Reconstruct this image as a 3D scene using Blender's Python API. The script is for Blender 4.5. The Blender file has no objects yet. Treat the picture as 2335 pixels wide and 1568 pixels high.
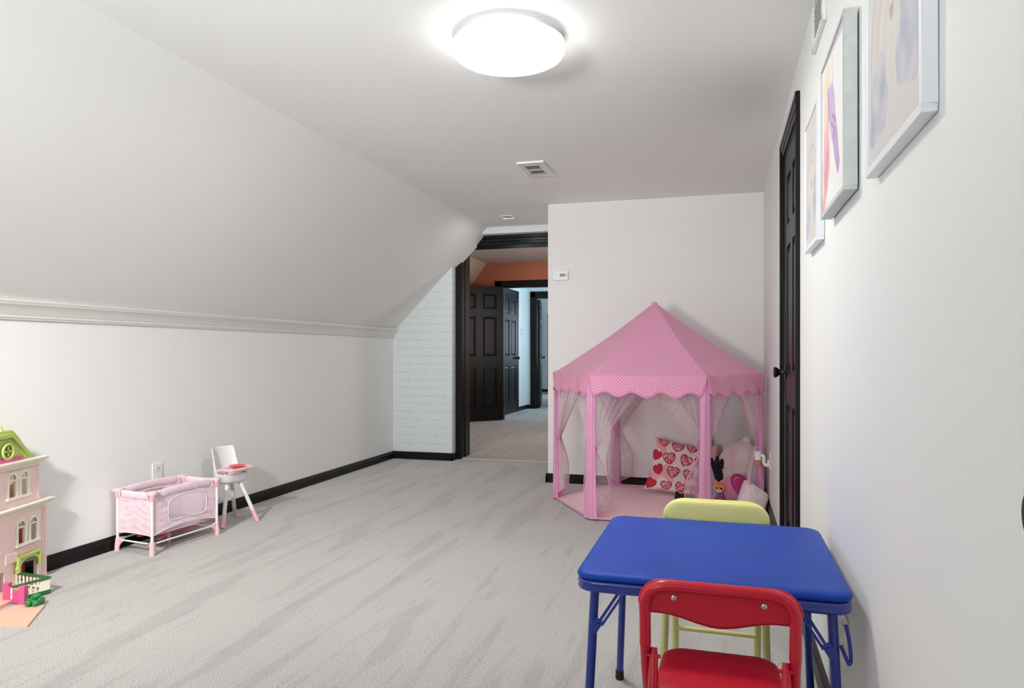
import bpy, bmesh, math, random
from math import sin, cos, pi, radians, atan, sqrt
from mathutils import Vector, Matrix, noise
random.seed(7)
SC = bpy.context.scene
COL = SC.collection

# ------------------------------------------------------------------ camera
YAW = math.atan(462.5/1620)
cam_d = bpy.data.cameras.new('camera'); cam = bpy.data.objects.new('camera', cam_d); COL.objects.link(cam)
cam.location = (0, 0, 1.02); cam.rotation_euler = (pi/2, 0, YAW)
cam_d.sensor_width = 36; cam_d.lens = 1620/2335*36; cam_d.shift_y = 21/2335
cam_d.clip_start = 0.02
SC.camera = cam
# ------------------------------------------------------------------ world, exposure
W = bpy.data.worlds.new('world'); SC.world = W; W.use_nodes = True
W.node_tree.nodes['Background'].inputs[0].default_value = (.80, .88, 1, 1)
W.node_tree.nodes['Background'].inputs[1].default_value = 1.0
SC.view_settings.view_transform = 'Standard'; SC.view_settings.look = 'None'
SC.view_settings.gamma = 1; SC.view_settings.use_curve_mapping = False
SC.view_settings.exposure = 0.2
def area(name, loc, rot, sx, sy, power, color, spread=180):
    l = bpy.data.lights.new(name, 'AREA'); l.shape = 'RECTANGLE'; l.size = sx; l.size_y = sy
    l.energy = power; l.color = color; l.spread = radians(spread)
    o = bpy.data.objects.new(name, l); COL.objects.link(o); o.location = loc; o.rotation_euler = rot
    return o
# daylight through the windows of the back wall (behind the camera) and of the next rooms, plus added fill lights
def aim(x, y, z): return Vector((x, y, z)).to_track_quat('-Z', 'Y').to_euler()
area('skylight', (-2.00, .15, 2.05), (Vector((-2.85, 3.0, .3))-Vector((-2.00, .15, 2.05))).to_track_quat('-Z', 'Y').to_euler(), .20, .20, 14, (1, .98, .95), 75)   # sun through the roof window, throws the dollhouse's shadow
area('daylight_and_fill', (-0.55, -1.60, 1.30), aim(-1.3, 6.6, .5), .5, .6, 3, (.98, .98, .98), 40)  # added fill aimed at the far end of the room
area('daylight_and_fill', (-1.42, -1.60, 1.10), aim(.2, 4.2, 1.5), .7, .5, 24, (.95, .97, 1), 70)          # fill light added to brighten the ceiling
area('daylight_and_fill', (-1.42, -1.60, 1.50), (radians(90), 0, 0), .8, 1.0, 5, (.93, .97, 1))
area('passage_fill', (-1.715, 5.88, 2.189), (0, 0, 0), .085, .085, 2.5, (1, .98, .95))  # fill added below the recessed fixture, which is itself unlit
area('daylight_and_fill', (-0.55, 8.6, 1.45), (radians(90), 0, radians(90)), 1.0, 1.0, 22, (1, .95, .92))
area('daylight_and_fill', (-1.55, 11.9, 1.45), (radians(90), 0, radians(90)), .9, 1.1, 26, (.62, .84, 1))
area('daylight_and_fill', (-2.0, 16.6, 1.45), (radians(90), 0, radians(90)), 1.2, 1.2, 34, (.75, .90, 1))

# ------------------------------------------------------------------ materials
def nd(nt, t, **k):
    n = nt.nodes.new(t)
    for a, v in k.items(): setattr(n, a, v)
    return n
def mat(name, col, rough=.5, bump=0, bscale=200, spec=.5, metal=0, sheen=0, var=0, vscale=6, trans=0, coat=0, alpha=1, emis=0):
    m = bpy.data.materials.new(name); m.use_nodes = True; nt = m.node_tree
    b = nt.nodes['Principled BSDF']
    b.inputs['Base Color'].default_value = (*col, 1); b.inputs['Roughness'].default_value = rough
    b.inputs['Specular IOR Level'].default_value = spec; b.inputs['Metallic'].default_value = metal
    b.inputs['Sheen Weight'].default_value = sheen; b.inputs['Coat Weight'].default_value = coat
    b.inputs['Transmission Weight'].default_value = trans; b.inputs['Alpha'].default_value = alpha
    if emis:
        b.inputs['Emission Color'].default_value = (*col, 1); b.inputs['Emission Strength'].default_value = emis
    tc = nd(nt, 'ShaderNodeTexCoord')
    n = nd(nt, 'ShaderNodeTexNoise'); n.inputs['Scale'].default_value = vscale; n.inputs['Detail'].default_value = 3
    nt.links.new(tc.outputs['Object'], n.inputs['Vector'])
    mx = nd(nt, 'ShaderNodeMix', data_type='RGBA', blend_type='MULTIPLY'); mx.inputs[0].default_value = 1
    rp = nd(nt, 'ShaderNodeMapRange'); rp.inputs[1].default_value = .3; rp.inputs[2].default_value = .7
    rp.inputs[3].default_value = 1-max(var, .015); rp.inputs[4].default_value = 1
    nt.links.new(n.outputs['Fac'], rp.inputs[0]); mx.inputs[6].default_value = (*col, 1)
    nt.links.new(rp.outputs[0], mx.inputs[7]); nt.links.new(mx.outputs[2], b.inputs['Base Color'])
    if bump:
        n2 = nd(nt, 'ShaderNodeTexNoise'); n2.inputs['Scale'].default_value = bscale; n2.inputs['Detail'].default_value = 4
        nt.links.new(tc.outputs['Object'], n2.inputs['Vector'])
        bp = nd(nt, 'ShaderNodeBump'); bp.inputs['Strength'].default_value = bump; bp.inputs['Distance'].default_value = .002
        nt.links.new(n2.outputs['Fac'], bp.inputs['Height']); nt.links.new(bp.outputs[0], b.inputs['Normal'])
    return m
def vcol_mat(name, rough=.8, bump=0, bscale=400, coat=0):
    m = mat(name, (1, 1, 1), rough, bump, bscale, coat=coat); nt = m.node_tree
    a = nd(nt, 'ShaderNodeVertexColor', layer_name='Col')
    mx = [n for n in nt.nodes if n.type == 'MIX'][0]
    nt.links.new(a.outputs[0], mx.inputs[6])
    return m
def wall_mat(name, col, rough=.6):
    return mat(name, col, rough, bump=.10, bscale=90, var=.02, vscale=1.2, spec=.25)
M = {}
M['wall'] = wall_mat('wall_paint', (.845, .85, .835))
M['ceil'] = wall_mat('ceiling_paint', (.87, .87, .85), .8)
M['trimw'] = mat('white_trim_paint', (.80, .79, .76), .4, var=.03, vscale=9)
M['orange'] = wall_mat('orange_paint', (.52, .19, .11))
M['hallw'] = wall_mat('hall_paint', (.74, .80, .80))
M['black'] = mat('black_gloss_paint', (.005, .005, .006), .34, bump=.25, bscale=60, spec=.25, var=.3, vscale=30)
M['blackdoor'] = mat('black_door_paint', (.005, .005, .006), .36, bump=.3, bscale=70, spec=.22, var=.2, vscale=20)
M['iron'] = mat('black_iron', (.012, .012, .013), .32, spec=.6, metal=.3)
M['white'] = mat('white_plastic', (.82, .82, .82), .35)
M['whitem'] = mat('white_metal', (.80, .80, .79), .35, spec=.5)
M['dark'] = mat('dark_void', (.02, .018, .017), .8)
M['slot'] = mat('grille_shade', (.17, .14, .13), .8)
M['screw'] = mat('steel', (.55, .55, .56), .25, metal=1)
M['blue'] = mat('blue_vinyl', (.006, .060, .42), .42, bump=.35, bscale=500, spec=.2, var=.18, vscale=7)
M['bluem'] = mat('blue_enamel', (.008, .035, .30), .22, bump=.05, bscale=40, spec=.6, coat=.3)
M['red'] = mat('red_vinyl', (.56, .003, .022), .45, bump=.3, bscale=450, spec=.25)
M['redm'] = mat('red_enamel', (.60, .005, .026), .25, spec=.5, coat=.1)
M['yel'] = mat('yellow_vinyl', (.80, .76, .26), .40, bump=.2, bscale=450, spec=.4)
M['yelm'] = mat('yellow_enamel', (.76, .72, .27), .3, spec=.5, coat=.2)
M['rubber'] = mat('black_rubber', (.015, .015, .015), .7)
M['pinkcloth'] = mat('pink_satin', (.78, .33, .55), .55, bump=.3, bscale=120, sheen=.2, var=.06, vscale=8)
M['pinkmat'] = mat('pink_floor_cloth', (.92, .62, .66), .7, bump=.6, bscale=25, sheen=.2, var=.08, vscale=5)
M['piping'] = mat('pink_piping', (.82, .28, .46), .6)
M['dollp'] = mat('doll_pink_plastic', (.88, .58, .60), .35)
M['dollf'] = mat('doll_pink_fabric', (.86, .66, .74), .8, bump=.9, bscale=60, sheen=.2, var=.14, vscale=22)
M['dollw'] = mat('doll_white_tube', (.84, .80, .82), .3)
M['coral'] = mat('coral_plastic', (.85, .16, .17), .35)
M['coralp'] = mat('pink_plastic', (.90, .52, .55), .4)
M['dhpink'] = mat('dollhouse_pink', (.93, .70, .67), .4, var=.04)
M['dhcream'] = mat('dollhouse_cream', (.93, .89, .76), .4)
M['dhgreen'] = mat('dollhouse_lime', (.50, .60, .16), .4)
M['dhdgreen'] = mat('dollhouse_green', (.015, .15, .04), .35)
M['dhmag'] = mat('dollhouse_magenta', (.70, .10, .28), .45, bump=.6, bscale=300)
M['dhred'] = mat('dollhouse_red_brown', (.42, .06, .03), .4)
M['dhorange'] = mat('dollhouse_orange', (.72, .13, .03), .4)
M['dhpeach'] = mat('dollhouse_peach', (.80, .52, .38), .5)
M['plushw'] = mat('cream_plush', (.86, .74, .71), .95, bump=1, bscale=160, sheen=.5, var=.08, vscale=20)
M['plushp'] = mat('pink_plush', (.70, .27, .47), .95, bump=1, bscale=180, sheen=.4, var=.06, vscale=15)
M['plushm'] = mat('magenta_plush', (.50, .02, .17), .9, bump=.8, bscale=180, sheen=.3)
M['navy'] = mat('navy_plush', (.006, .005, .018), .9, bump=.8, bscale=180, sheen=.1)
M['orangep'] = mat('orange_plush', (.78, .20, .05), .9, bump=.8, bscale=160, sheen=.3, var=.1, vscale=40)
M['creamp'] = mat('pale_plush', (.82, .62, .42), .9, bump=.6, bscale=160)
M['bluep'] = mat('blue_cloth', (.08, .16, .55), .8)
M['blush'] = mat('blush_cloth', (.78, .42, .40), .85, bump=.5, bscale=200)
M['oil'] = mat('amber_oil_glass', (.80, .52, .12), .08, trans=.7)
M['glass'] = mat('window_glass', (1, 1, 1), .02, trans=1)
M['fw1'] = mat('white_frame', (.84, .87, .90), .35)
M['fw2'] = mat('grey_wood_frame', (.60, .64, .60), .5, bump=.4, bscale=60, var=.1, vscale=25)
M['eyew'] = mat('white_felt', (.85, .83, .8), .8)
M['lcd'] = mat('grey_display', (.25, .26, .26), .3)
M['print'] = vcol_mat('printed_paper', .6, coat=.15)
M['heartcloth'] = vcol_mat('printed_cotton', .85, bump=.5, bscale=300)
# diffuser of the lamp: gives off light
m = bpy.data.materials.new('lamp_diffuser'); m.use_nodes = True; nt = m.node_tree
b = nt.nodes['Principled BSDF']; b.inputs['Base Color'].default_value = (.9, .9, .9, 1); b.inputs['Roughness'].default_value = .3
b.inputs['Emission Color'].default_value = (1, .985, .955, 1); b.inputs['Emission Strength'].default_value = 8; M['lamp'] = m
M['lampb'] = m.copy(); M['lampb'].name = 'lamp_diffuser_face'; M['lampb'].node_tree.nodes['Principled BSDF'].inputs['Emission Strength'].default_value = 50
# sheer netting
def sheer(name, col, tr):
    m = bpy.data.materials.new(name); m.use_nodes = True; nt = m.node_tree; nt.nodes.remove(nt.nodes['Principled BSDF'])
    out = nt.nodes['Material Output']; t = nd(nt, 'ShaderNodeBsdfTransparent'); d = nd(nt, 'ShaderNodeBsdfDiffuse'); l = nd(nt, 'ShaderNodeBsdfTranslucent')
    d.inputs[0].default_value = (*col, 1); l.inputs[0].default_value = (*col, 1)
    mx = nd(nt, 'ShaderNodeMixShader'); mx.inputs[0].default_value = .5; nt.links.new(d.outputs[0], mx.inputs[1]); nt.links.new(l.outputs[0], mx.inputs[2])
    m2 = nd(nt, 'ShaderNodeMixShader'); lw = nd(nt, 'ShaderNodeLayerWeight'); lw.inputs[0].default_value = .35
    rp = nd(nt, 'ShaderNodeMapRange'); rp.inputs[3].default_value = 1-tr; rp.inputs[4].default_value = .62
    nt.links.new(lw.outputs['Facing'], rp.inputs[0])
    tc = nd(nt, 'ShaderNodeTexCoord'); wv = nd(nt, 'ShaderNodeTexNoise'); wv.inputs['Scale'].default_value = 9
    mp = nd(nt, 'ShaderNodeMapping'); mp.inputs['Scale'].default_value = (6, 1, 1)
    nt.links.new(tc.outputs['UV'], mp.inputs[0]); nt.links.new(mp.outputs[0], wv.inputs['Vector'])
    ad = nd(nt, 'ShaderNodeMath', operation='MULTIPLY_ADD'); ad.inputs[1].default_value = .4; ad.inputs[2].default_value = -.20
    a2 = nd(nt, 'ShaderNodeMath', operation='ADD', use_clamp=True)
    nt.links.new(wv.outputs['Fac'], ad.inputs[0]); nt.links.new(ad.outputs[0], a2.inputs[0]); nt.links.new(rp.outputs[0], a2.inputs[1])
    nt.links.new(a2.outputs[0], m2.inputs[0])
    nt.links.new(t.outputs[0], m2.inputs[1]); nt.links.new(mx.outputs[0], m2.inputs[2]); nt.links.new(m2.outputs[0], out.inputs[0])
    return m
M['sheer'] = sheer('pink_netting', (.98, .88, .92), .80)
M['dollmesh'] = sheer('white_netting', (.86, .82, .86), .25)
# polka dot cloth (UV in metres)
def dots(name, base, dot, sp=.021, r=.0042):
    m = mat(name, base, .7, bump=.2, bscale=150, sheen=.2); nt = m.node_tree
    uv = nd(nt, 'ShaderNodeUVMap')
    def lattice(off):
        a = nd(nt, 'ShaderNodeVectorMath', operation='MULTIPLY_ADD'); a.inputs[1].default_value = (1/sp, 1/(sp*1.0), 0); a.inputs[2].default_value = (off, off, 0)
        nt.links.new(uv.outputs[0], a.inputs[0])
        fr = nd(nt, 'ShaderNodeVectorMath', operation='FRACTION'); nt.links.new(a.outputs[0], fr.inputs[0])
        di = nd(nt, 'ShaderNodeVectorMath', operation='DISTANCE'); di.inputs[1].default_value = (.5, .5, 0); nt.links.new(fr.outputs[0], di.inputs[0])
        lt = nd(nt, 'ShaderNodeMath', operation='LESS_THAN'); lt.inputs[1].default_value = r/sp; nt.links.new(di.outputs['Value'], lt.inputs[0])
        return lt
    a = lattice(0); c = lattice(.5)
    mxx = nd(nt, 'ShaderNodeMath', operation='MAXIMUM'); nt.links.new(a.outputs[0], mxx.inputs[0]); nt.links.new(c.outputs[0], mxx.inputs[1])
    mix = nd(nt, 'ShaderNodeMix', data_type='RGBA'); mix.inputs[6].default_value = (*base, 1); mix.inputs[7].default_value = (*dot, 1)
    nt.links.new(mxx.outputs[0], mix.inputs[0])
    old = [n for n in nt.nodes if n.type == 'MIX' and n.blend_type == 'MULTIPLY'][0]
    nt.links.new(mix.outputs[2], old.inputs[6])
    tl = nd(nt, 'ShaderNodeBsdfTranslucent'); nt.links.new(mix.outputs[2], tl.inputs[0]); ms = nd(nt, 'ShaderNodeMixShader'); ms.inputs[0].default_value = .30   # thin cloth lets some light through
    nt.links.new(nt.nodes['Principled BSDF'].outputs[0], ms.inputs[1]); nt.links.new(tl.outputs[0], ms.inputs[2]); nt.links.new(ms.outputs[0], nt.nodes['Material Output'].inputs[0])
    return m
M['dots'] = dots('pink_polka_dot_cloth', (.90, .34, .57), (.97, .88, .92), r=.0036)
# painted brick
m = wall_mat('white_painted_brick', (.70, .755, .76)); nt = m.node_tree; b = nt.nodes['Principled BSDF']
tc = nd(nt, 'ShaderNodeTexCoord'); mp = nd(nt, 'ShaderNodeMapping'); mp.inputs['Rotation'].default_value = (radians(90), 0, 0)
br = nd(nt, 'ShaderNodeTexBrick'); br.inputs['Scale'].default_value = 1; br.inputs['Brick Width'].default_value = .19; br.inputs['Row Height'].default_value = .0765
br.inputs['Mortar Size'].default_value = .003; br.inputs['Mortar Smooth'].default_value = .6
sx = nd(nt, 'ShaderNodeSeparateXYZ'); cx = nd(nt, 'ShaderNodeCombineXYZ')
nt.links.new(tc.outputs['Object'], sx.inputs[0]); nt.links.new(sx.outputs[0], cx.inputs[0]); nt.links.new(sx.outputs[2], cx.inputs[1])
nt.links.new(cx.outputs[0], br.inputs['Vector'])
n2 = nd(nt, 'ShaderNodeTexNoise'); n2.inputs['Scale'].default_value = 45; nt.links.new(tc.outputs['Object'], n2.inputs['Vector'])
ma = nd(nt, 'ShaderNodeMath', operation='MULTIPLY_ADD'); ma.inputs[1].default_value = -.8
nt.links.new(br.outputs['Fac'], ma.inputs[0]); nt.links.new(n2.outputs['Fac'], ma.inputs[2])
bp = nd(nt, 'ShaderNodeBump'); bp.inputs['Strength'].default_value = .65; bp.inputs['Distance'].default_value = .006
nt.links.new(ma.outputs[0], bp.inputs['Height']); nt.links.new(bp.outputs[0], b.inputs['Normal']); M['brick'] = m
# carpet: short pile with nap streaks left by a vacuum cleaner, running along the room
m = bpy.data.materials.new('grey_carpet'); m.use_nodes = True; nt = m.node_tree; b = nt.nodes['Principled BSDF']; b.inputs['Roughness'].default_value = .95
b.inputs['Specular IOR Level'].default_value = .1; b.inputs['Sheen Weight'].default_value = .25
tc = nd(nt, 'ShaderNodeTexCoord')
def cn(scale, vs, detail=2, dist=0):
    mp = nd(nt, 'ShaderNodeMapping'); mp.inputs['Scale'].default_value = vs; mp.inputs['Rotation'].default_value = (0, 0, radians(4))
    n = nd(nt, 'ShaderNodeTexNoise'); n.inputs['Scale'].default_value = scale; n.inputs['Detail'].default_value = detail; n.inputs['Distortion'].default_value = dist
    nt.links.new(tc.outputs['Object'], mp.inputs[0]); nt.links.new(mp.outputs[0], n.inputs['Vector']); return n
def mr(src, a, b_, c, d):
    r = nd(nt, 'ShaderNodeMapRange'); r.interpolation_type = 'SMOOTHSTEP'
    for i, v in zip((1, 2, 3, 4), (a, b_, c, d)): r.inputs[i].default_value = v
    nt.links.new(src, r.inputs[0]); return r.outputs[0]
def mul(a, b_):
    x = nd(nt, 'ShaderNodeMath', operation='MULTIPLY'); nt.links.new(a, x.inputs[0]); nt.links.new(b_, x.inputs[1]); return x.outputs[0]
s1 = mr(cn(1, (9, 1.0, 1), 3, .4).outputs[0], .52, .60, 1, .87)
s2 = mr(cn(1, (26, 3.0, 1), 2).outputs[0], .63, .68, 1, .90)
f1 = mr(cn(230, (1, 1, 1), 3).outputs[0], .32, .68, .62, 1.24)
f2 = mr(cn(1.1, (1, 1, 1), 2).outputs[0], .3, .7, .96, 1.04)
v = mul(mul(s1, s2), mul(f1, f2))
mx = nd(nt, 'ShaderNodeMix', data_type='RGBA', blend_type='MULTIPLY'); mx.inputs[0].default_value = 1; mx.inputs[6].default_value = (.53, .508, .485, 1)
nt.links.new(v, mx.inputs[7]); nt.links.new(mx.outputs[2], b.inputs['Base Color'])
bp = nd(nt, 'ShaderNodeBump'); bp.inputs['Strength'].default_value = .8; bp.inputs['Distance'].default_value = .004
nt.links.new(cn(260, (1, 1, 1), 3).outputs[0], bp.inputs['Height']); nt.links.new(bp.outputs[0], b.inputs['Normal']); M['carpet'] = m

# ------------------------------------------------------------------ mesh helpers
class MB:
    def __init__(s): s.bm = bmesh.new(); s.uv = None
    def quadbox(s, pts):     # 8 points: bottom 4, top 4
        v = [s.bm.verts.new(p) for p in pts]
        for f in ((3, 2, 1, 0), (4, 5, 6, 7), (0, 1, 5, 4), (1, 2, 6, 5), (2, 3, 7, 6), (3, 0, 4, 7)): s.bm.faces.new([v[i] for i in f])
        return v
    def box(s, x0, x1, y0, y1, z0, z1, mtx=None):
        p = [Vector(q) for q in ((x0, y0, z0), (x1, y0, z0), (x1, y1, z0), (x0, y1, z0), (x0, y0, z1), (x1, y0, z1), (x1, y1, z1), (x0, y1, z1))]
        if mtx: p = [mtx @ q for q in p]
        return s.quadbox(p)
    def bar(s, a, b, w, t, up=(0, 0, 1)):
        a = Vector(a); b = Vector(b); d = (b-a).normalized(); u = Vector(up); x = d.cross(u)
        if x.length < 1e-4: x = d.cross(Vector((0, 1, 0)))
        x.normalize(); y = x.cross(d).normalized()
        q = lambda p, i, j: p + x*i*w/2 + y*j*t/2
        return s.quadbox([q(a, -1, -1), q(a, 1, -1), q(a, 1, 1), q(a, -1, 1), q(b, -1, -1), q(b, 1, -1), q(b, 1, 1), q(b, -1, 1)])
    def ring(s, c, n, r, seg, ph=0, sq=1, up=None):
        n = Vector(n).normalized(); a = Vector(up) if up else Vector((0, 0, 1))
        if abs(n.dot(a)) > .97: a = Vector((1, 0, 0)) if not up else Vector((0, 1, 0))
        x = n.cross(a).normalized(); y = n.cross(x).normalized()
        return [s.bm.verts.new(Vector(c)+x*cos(2*pi*i/seg+ph)*r*sq+y*sin(2*pi*i/seg+ph)*r) for i in range(seg)]
    def loft(s, rings, cap=True, closed=False):
        k = len(rings)
        for a, b in zip(rings, rings[1:]+([rings[0]] if closed else [])):
            n = len(a)
            for i in range(n): s.bm.faces.new((a[i], a[(i+1) % n], b[(i+1) % n], b[i]))
        if cap and not closed:
            s.bm.faces.new(list(reversed(rings[0]))); s.bm.faces.new(rings[-1])
    def tube(s, pts, r, seg=12, closed=False, cap=True, sq=1):
        P = [Vector(p) for p in pts]; n = len(P); rs = r if isinstance(r, (list, tuple)) else [r]*n
        # parallel transport
        T = []
        for i in range(n):
            a = P[i-1] if (i > 0 or closed) else P[i]; b = P[(i+1) % n] if (i < n-1 or closed) else P[i]
            T.append((b-a).normalized())
        up = Vector((0, 0, 1)) if abs(T[0].z) < .9 else Vector((1, 0, 0))
        x = T[0].cross(up).normalized(); rings = []
        for i in range(n):
            x = (x - T[i]*x.dot(T[i])).normalized(); y = T[i].cross(x)
            rings.append([s.bm.verts.new(P[i]+(x*cos(2*pi*j/seg)*sq+y*sin(2*pi*j/seg))*rs[i]) for j in range(seg)])
        s.loft(rings, cap, closed)
    def cyl(s, a, b, r, r2=None, seg=20): s.tube([a, b], [r, r if r2 is None else r2], seg)
    def lathe(s, prof, c=(0, 0, 0), axis=(0, 0, 1), seg=40):
        c = Vector(c); ax = Vector(axis).normalized(); rings = []
        for r, h in prof: rings.append(s.ring(c+ax*h, ax, max(r, 1e-4), seg))
        s.loft(rings, True)
    def prism(s, poly, f0, f1):      # poly list of 2D, f0/f1 map 2D->3D
        a = [s.bm.verts.new(f0(*p)) for p in poly]; b = [s.bm.verts.new(f1(*p)) for p in poly]; n = len(poly)
        s.bm.faces.new(list(reversed(a))); s.bm.faces.new(b)
        for i in range(n): s.bm.faces.new((a[i], a[(i+1) % n], b[(i+1) % n], b[i]))
    def grid(s, fn, nu, nv, uvf=None, colf=None, closeu=False):
        V = [[s.bm.verts.new(fn(i/nu, j/nv)) for i in range(nu+(0 if closeu else 1))] for j in range(nv+1)]
        uvl = s.bm.loops.layers.uv.verify() if uvf else None
        cl = (s.bm.loops.layers.float_color.get('Col') or s.bm.loops.layers.float_color.new('Col')) if colf else None
        for j in range(nv):
            for i in range(nu):
                i2 = (i+1) % nu if closeu else i+1
                f = s.bm.faces.new((V[j][i], V[j][i2], V[j+1][i2], V[j+1][i]))
                for l, (a, b) in zip(f.loops, ((i, j), (i+1, j), (i+1, j+1), (i, j+1))):
                    if uvf: l[uvl].uv = uvf(a/nu, b/nv)
                    if colf: l[cl] = (*colf(a/nu, b/nv), 1)
        return V
    def ell(s, c, r, mtx=None, seg=24, rings=16, fn=None):
        c = Vector(c); rx, ry, rz = (r, r, r) if not isinstance(r, (tuple, list)) else r
        def f(u, v):
            th = 2*pi*u; ph = pi*(v*.998+.001)
            p = Vector((rx*sin(ph)*cos(th), ry*sin(ph)*sin(th), rz*cos(ph)))
            if fn: p = fn(p)
            if mtx: p = mtx @ p
            return c+p
        s.grid(f, seg, rings, closeu=True)
    def build(s, name, m, parent=None, smooth=True, bevel=0, bseg=2, sub=0, solid=0, angle=40):
        bmesh.ops.remove_doubles(s.bm, verts=s.bm.verts, dist=1e-6)
        bmesh.ops.recalc_face_normals(s.bm, faces=s.bm.faces)
        me = bpy.data.meshes.new(name); s.bm.to_mesh(me); s.bm.free()
        mats = m if isinstance(m, list) else [m]
        for q in mats: me.materials.append(q)
        o = bpy.data.objects.new(name, me); COL.objects.link(o)
        if parent: o.parent = parent
        if smooth:
            me.polygons.foreach_set('use_smooth', [True]*len(me.polygons))
            me.set_sharp_from_angle(angle=radians(angle))
        if solid:
            q = o.modifiers.new('s', 'SOLIDIFY'); q.thickness = solid; q.offset = 0
        if bevel:
            q = o.modifiers.new('b', 'BEVEL'); q.width = bevel; q.segments = bseg; q.limit_method = 'ANGLE'; q.angle_limit = radians(35)
            q.harden_normals = False
        if sub:
            q = o.modifiers.new('u', 'SUBSURF'); q.levels = sub; q.render_levels = sub
        return o
def struct(o): o['kind'] = 'structure'; return o
def tag(o, label, cat, group=None):
    o['label'] = label; o['category'] = cat
    if group: o['group'] = group
    return o
def thing(name, label, cat, loc=(0, 0, 0), rz=0, group=None):
    o = bpy.data.objects.new(name, None); COL.objects.link(o); o.location = loc; o.rotation_euler = (0, 0, rz); o.empty_display_size = .05
    return tag(o, label, cat, group)
def sempty(name, loc=(0, 0, 0), rz=0):
    o = bpy.data.objects.new(name, None); COL.objects.link(o); o.location = loc; o.rotation_euler = (0, 0, rz); o.empty_display_size = .05
    return struct(o)
def rrect(w, h, r, n=6, cx=0, cy=0):
    p = []
    for sx, sy, a0 in ((1, 1, 0), (-1, 1, 90), (-1, -1, 180), (1, -1, 270)):
        for i in range(n+1):
            a = radians(a0+90*i/n); p.append((cx+sx*(w/2-r)+cos(a)*r, cy+sy*(h/2-r)+sin(a)*r))
    return p
def smoothpath(pts, n=6):
    P = [Vector(p) for p in pts]; out = []
    for i in range(len(P)-1):
        p0 = P[max(i-1, 0)]; p1 = P[i]; p2 = P[i+1]; p3 = P[min(i+2, len(P)-1)]
        for k in range(n):
            t = k/n; out.append(.5*((2*p1)+(-p0+p2)*t+(2*p0-5*p1+4*p2-p3)*t*t+(-p0+3*p1-3*p2+p3)*t**3))
    out.append(P[-1]); return out

# ------------------------------------------------------------------ the room
ZC = 2.196; XL = -3.01; XS = -2.046; ZS = 1.255; YB = -1.7; YF = 5.49; YK = 6.33
RK = .0077
def RX(y): return .300+RK*y
RZ = pi/2-atan(RK)
def rw(y, z=0, off=0): return (RX(y)-off, y, z)
# floor (one carpet through the doorways)
a = MB(); a.box(-6.5, 1.2, YB-.1, 21, -.1, 0); struct(a.build('floor', M['carpet'], smooth=False))
# ceiling
a = MB(); a.box(XS, .6, YB-.1, 6.50, ZC, ZC+.1); struct(a.build('ceiling', M['ceil'], smooth=False))
# left knee wall and sloped wall above it
a = MB(); a.box(XL-.1, XL, YB-.1, YK+.12, 0, ZS+.02); struct(a.build('wall_left', M['wall'], smooth=False))
a = MB()
def sl(y): return [(XL+.02, y, ZS-.01), (XS, y, ZC), (XS, y, ZC+.1), (XL-.1, y, ZC+.1), (XL-.1, y, ZS-.01)]
s0 = [a.bm.verts.new(p) for p in sl(YB-.1)]; s1_ = [a.bm.verts.new(p) for p in sl(6.48)]
a.loft([s0, s1_]); struct(a.build('wall_left_slope', M['ceil'], smooth=False))
# crown moulding at the foot of the slope
prof = [(0, 0), (.010, 0), (.012, .006), (.017, .010), (.018, .016), (.014, .019), (.018, .022), (.022, .030), (.030, .045), (.040, .058), (.045, .064), (.050, .066), (.052, .072), (.058, .080), (.058, .086), (0, .086)]
a = MB(); r0 = [a.bm.verts.new((XL+x, YB, 1.17+z)) for x, z in prof]; r1 = [a.bm.verts.new((XL+x, YK-.002, 1.17+z)) for x, z in prof]
a.loft([r0, r1]); struct(a.build('trim_1', M['trimw'], angle=25))
# brick wall
a = MB()
zl = lambda x: min(ZC, ZS-.01+(x-XL-.02)*(ZC-ZS+.01)/(XS-XL-.02))+.03
for poly in ([(XL-.05, -.01), (-2.40, -.01), (-2.40, 1.92), (XL-.05, 1.27)], [(-2.18, 2.135), (-1.2, 2.135), (-1.2, ZC+.03), (XS-.05, ZC+.03)]): a.prism(poly, lambda x, z: (x, YK, z), lambda x, z: (x, 6.45, z))
struct(a.build('wall_brick', M['brick'], smooth=False, bevel=.006, bseg=2))
a = MB()
poly = [(-3.3, -.01), (-2.385, -.01), (-2.385, 2.055), (-1.42, 2.055), (-1.42, -.01), (-.2, -.01), (-.2, 2.6), (-3.3, 2.6)]
a.prism(poly, lambda x, z: (x, 6.452, z), lambda x, z: (x, 6.69, z)); struct(a.build('wall_doorway', M['wall'], smooth=False))
# tent wall (closet box)
a = MB(); a.box(-1.272, .62, YF, 6.4, 0, ZC+.02); struct(a.build('wall_far', wall_mat('far_wall_paint', (.80, .785, .765)), smooth=False, bevel=.004))
# right wall with door openings
a = MB()
def rwbox(y0, y1, z0, z1, o0=0, o1=.12): a.quadbox([(RX(y)+o, y, z) for z in (z0, z1) for y, o in ((y0, o0), (y1, o0), (y1, o1), (y0, o1))])
D1 = (3.07, 3.72); D2 = (-.06, .71); ZD = 1.985
rwbox(YB-.1, D2[0], 0, ZC+.02); rwbox(D2[0], D2[1], ZD, ZC+.02); rwbox(D2[1], D1[0], 0, ZC+.02); rwbox(D1[0], D1[1], ZD, ZC+.02); rwbox(D1[1], 5.6, 0, ZC+.02)
rwbox(D1[0], D1[1], 0, ZD, .075, .12); rwbox(D2[0], D2[1], 0, ZD, .075, .12)
struct(a.build('wall_right', M['wall'], smooth=False))
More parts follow.
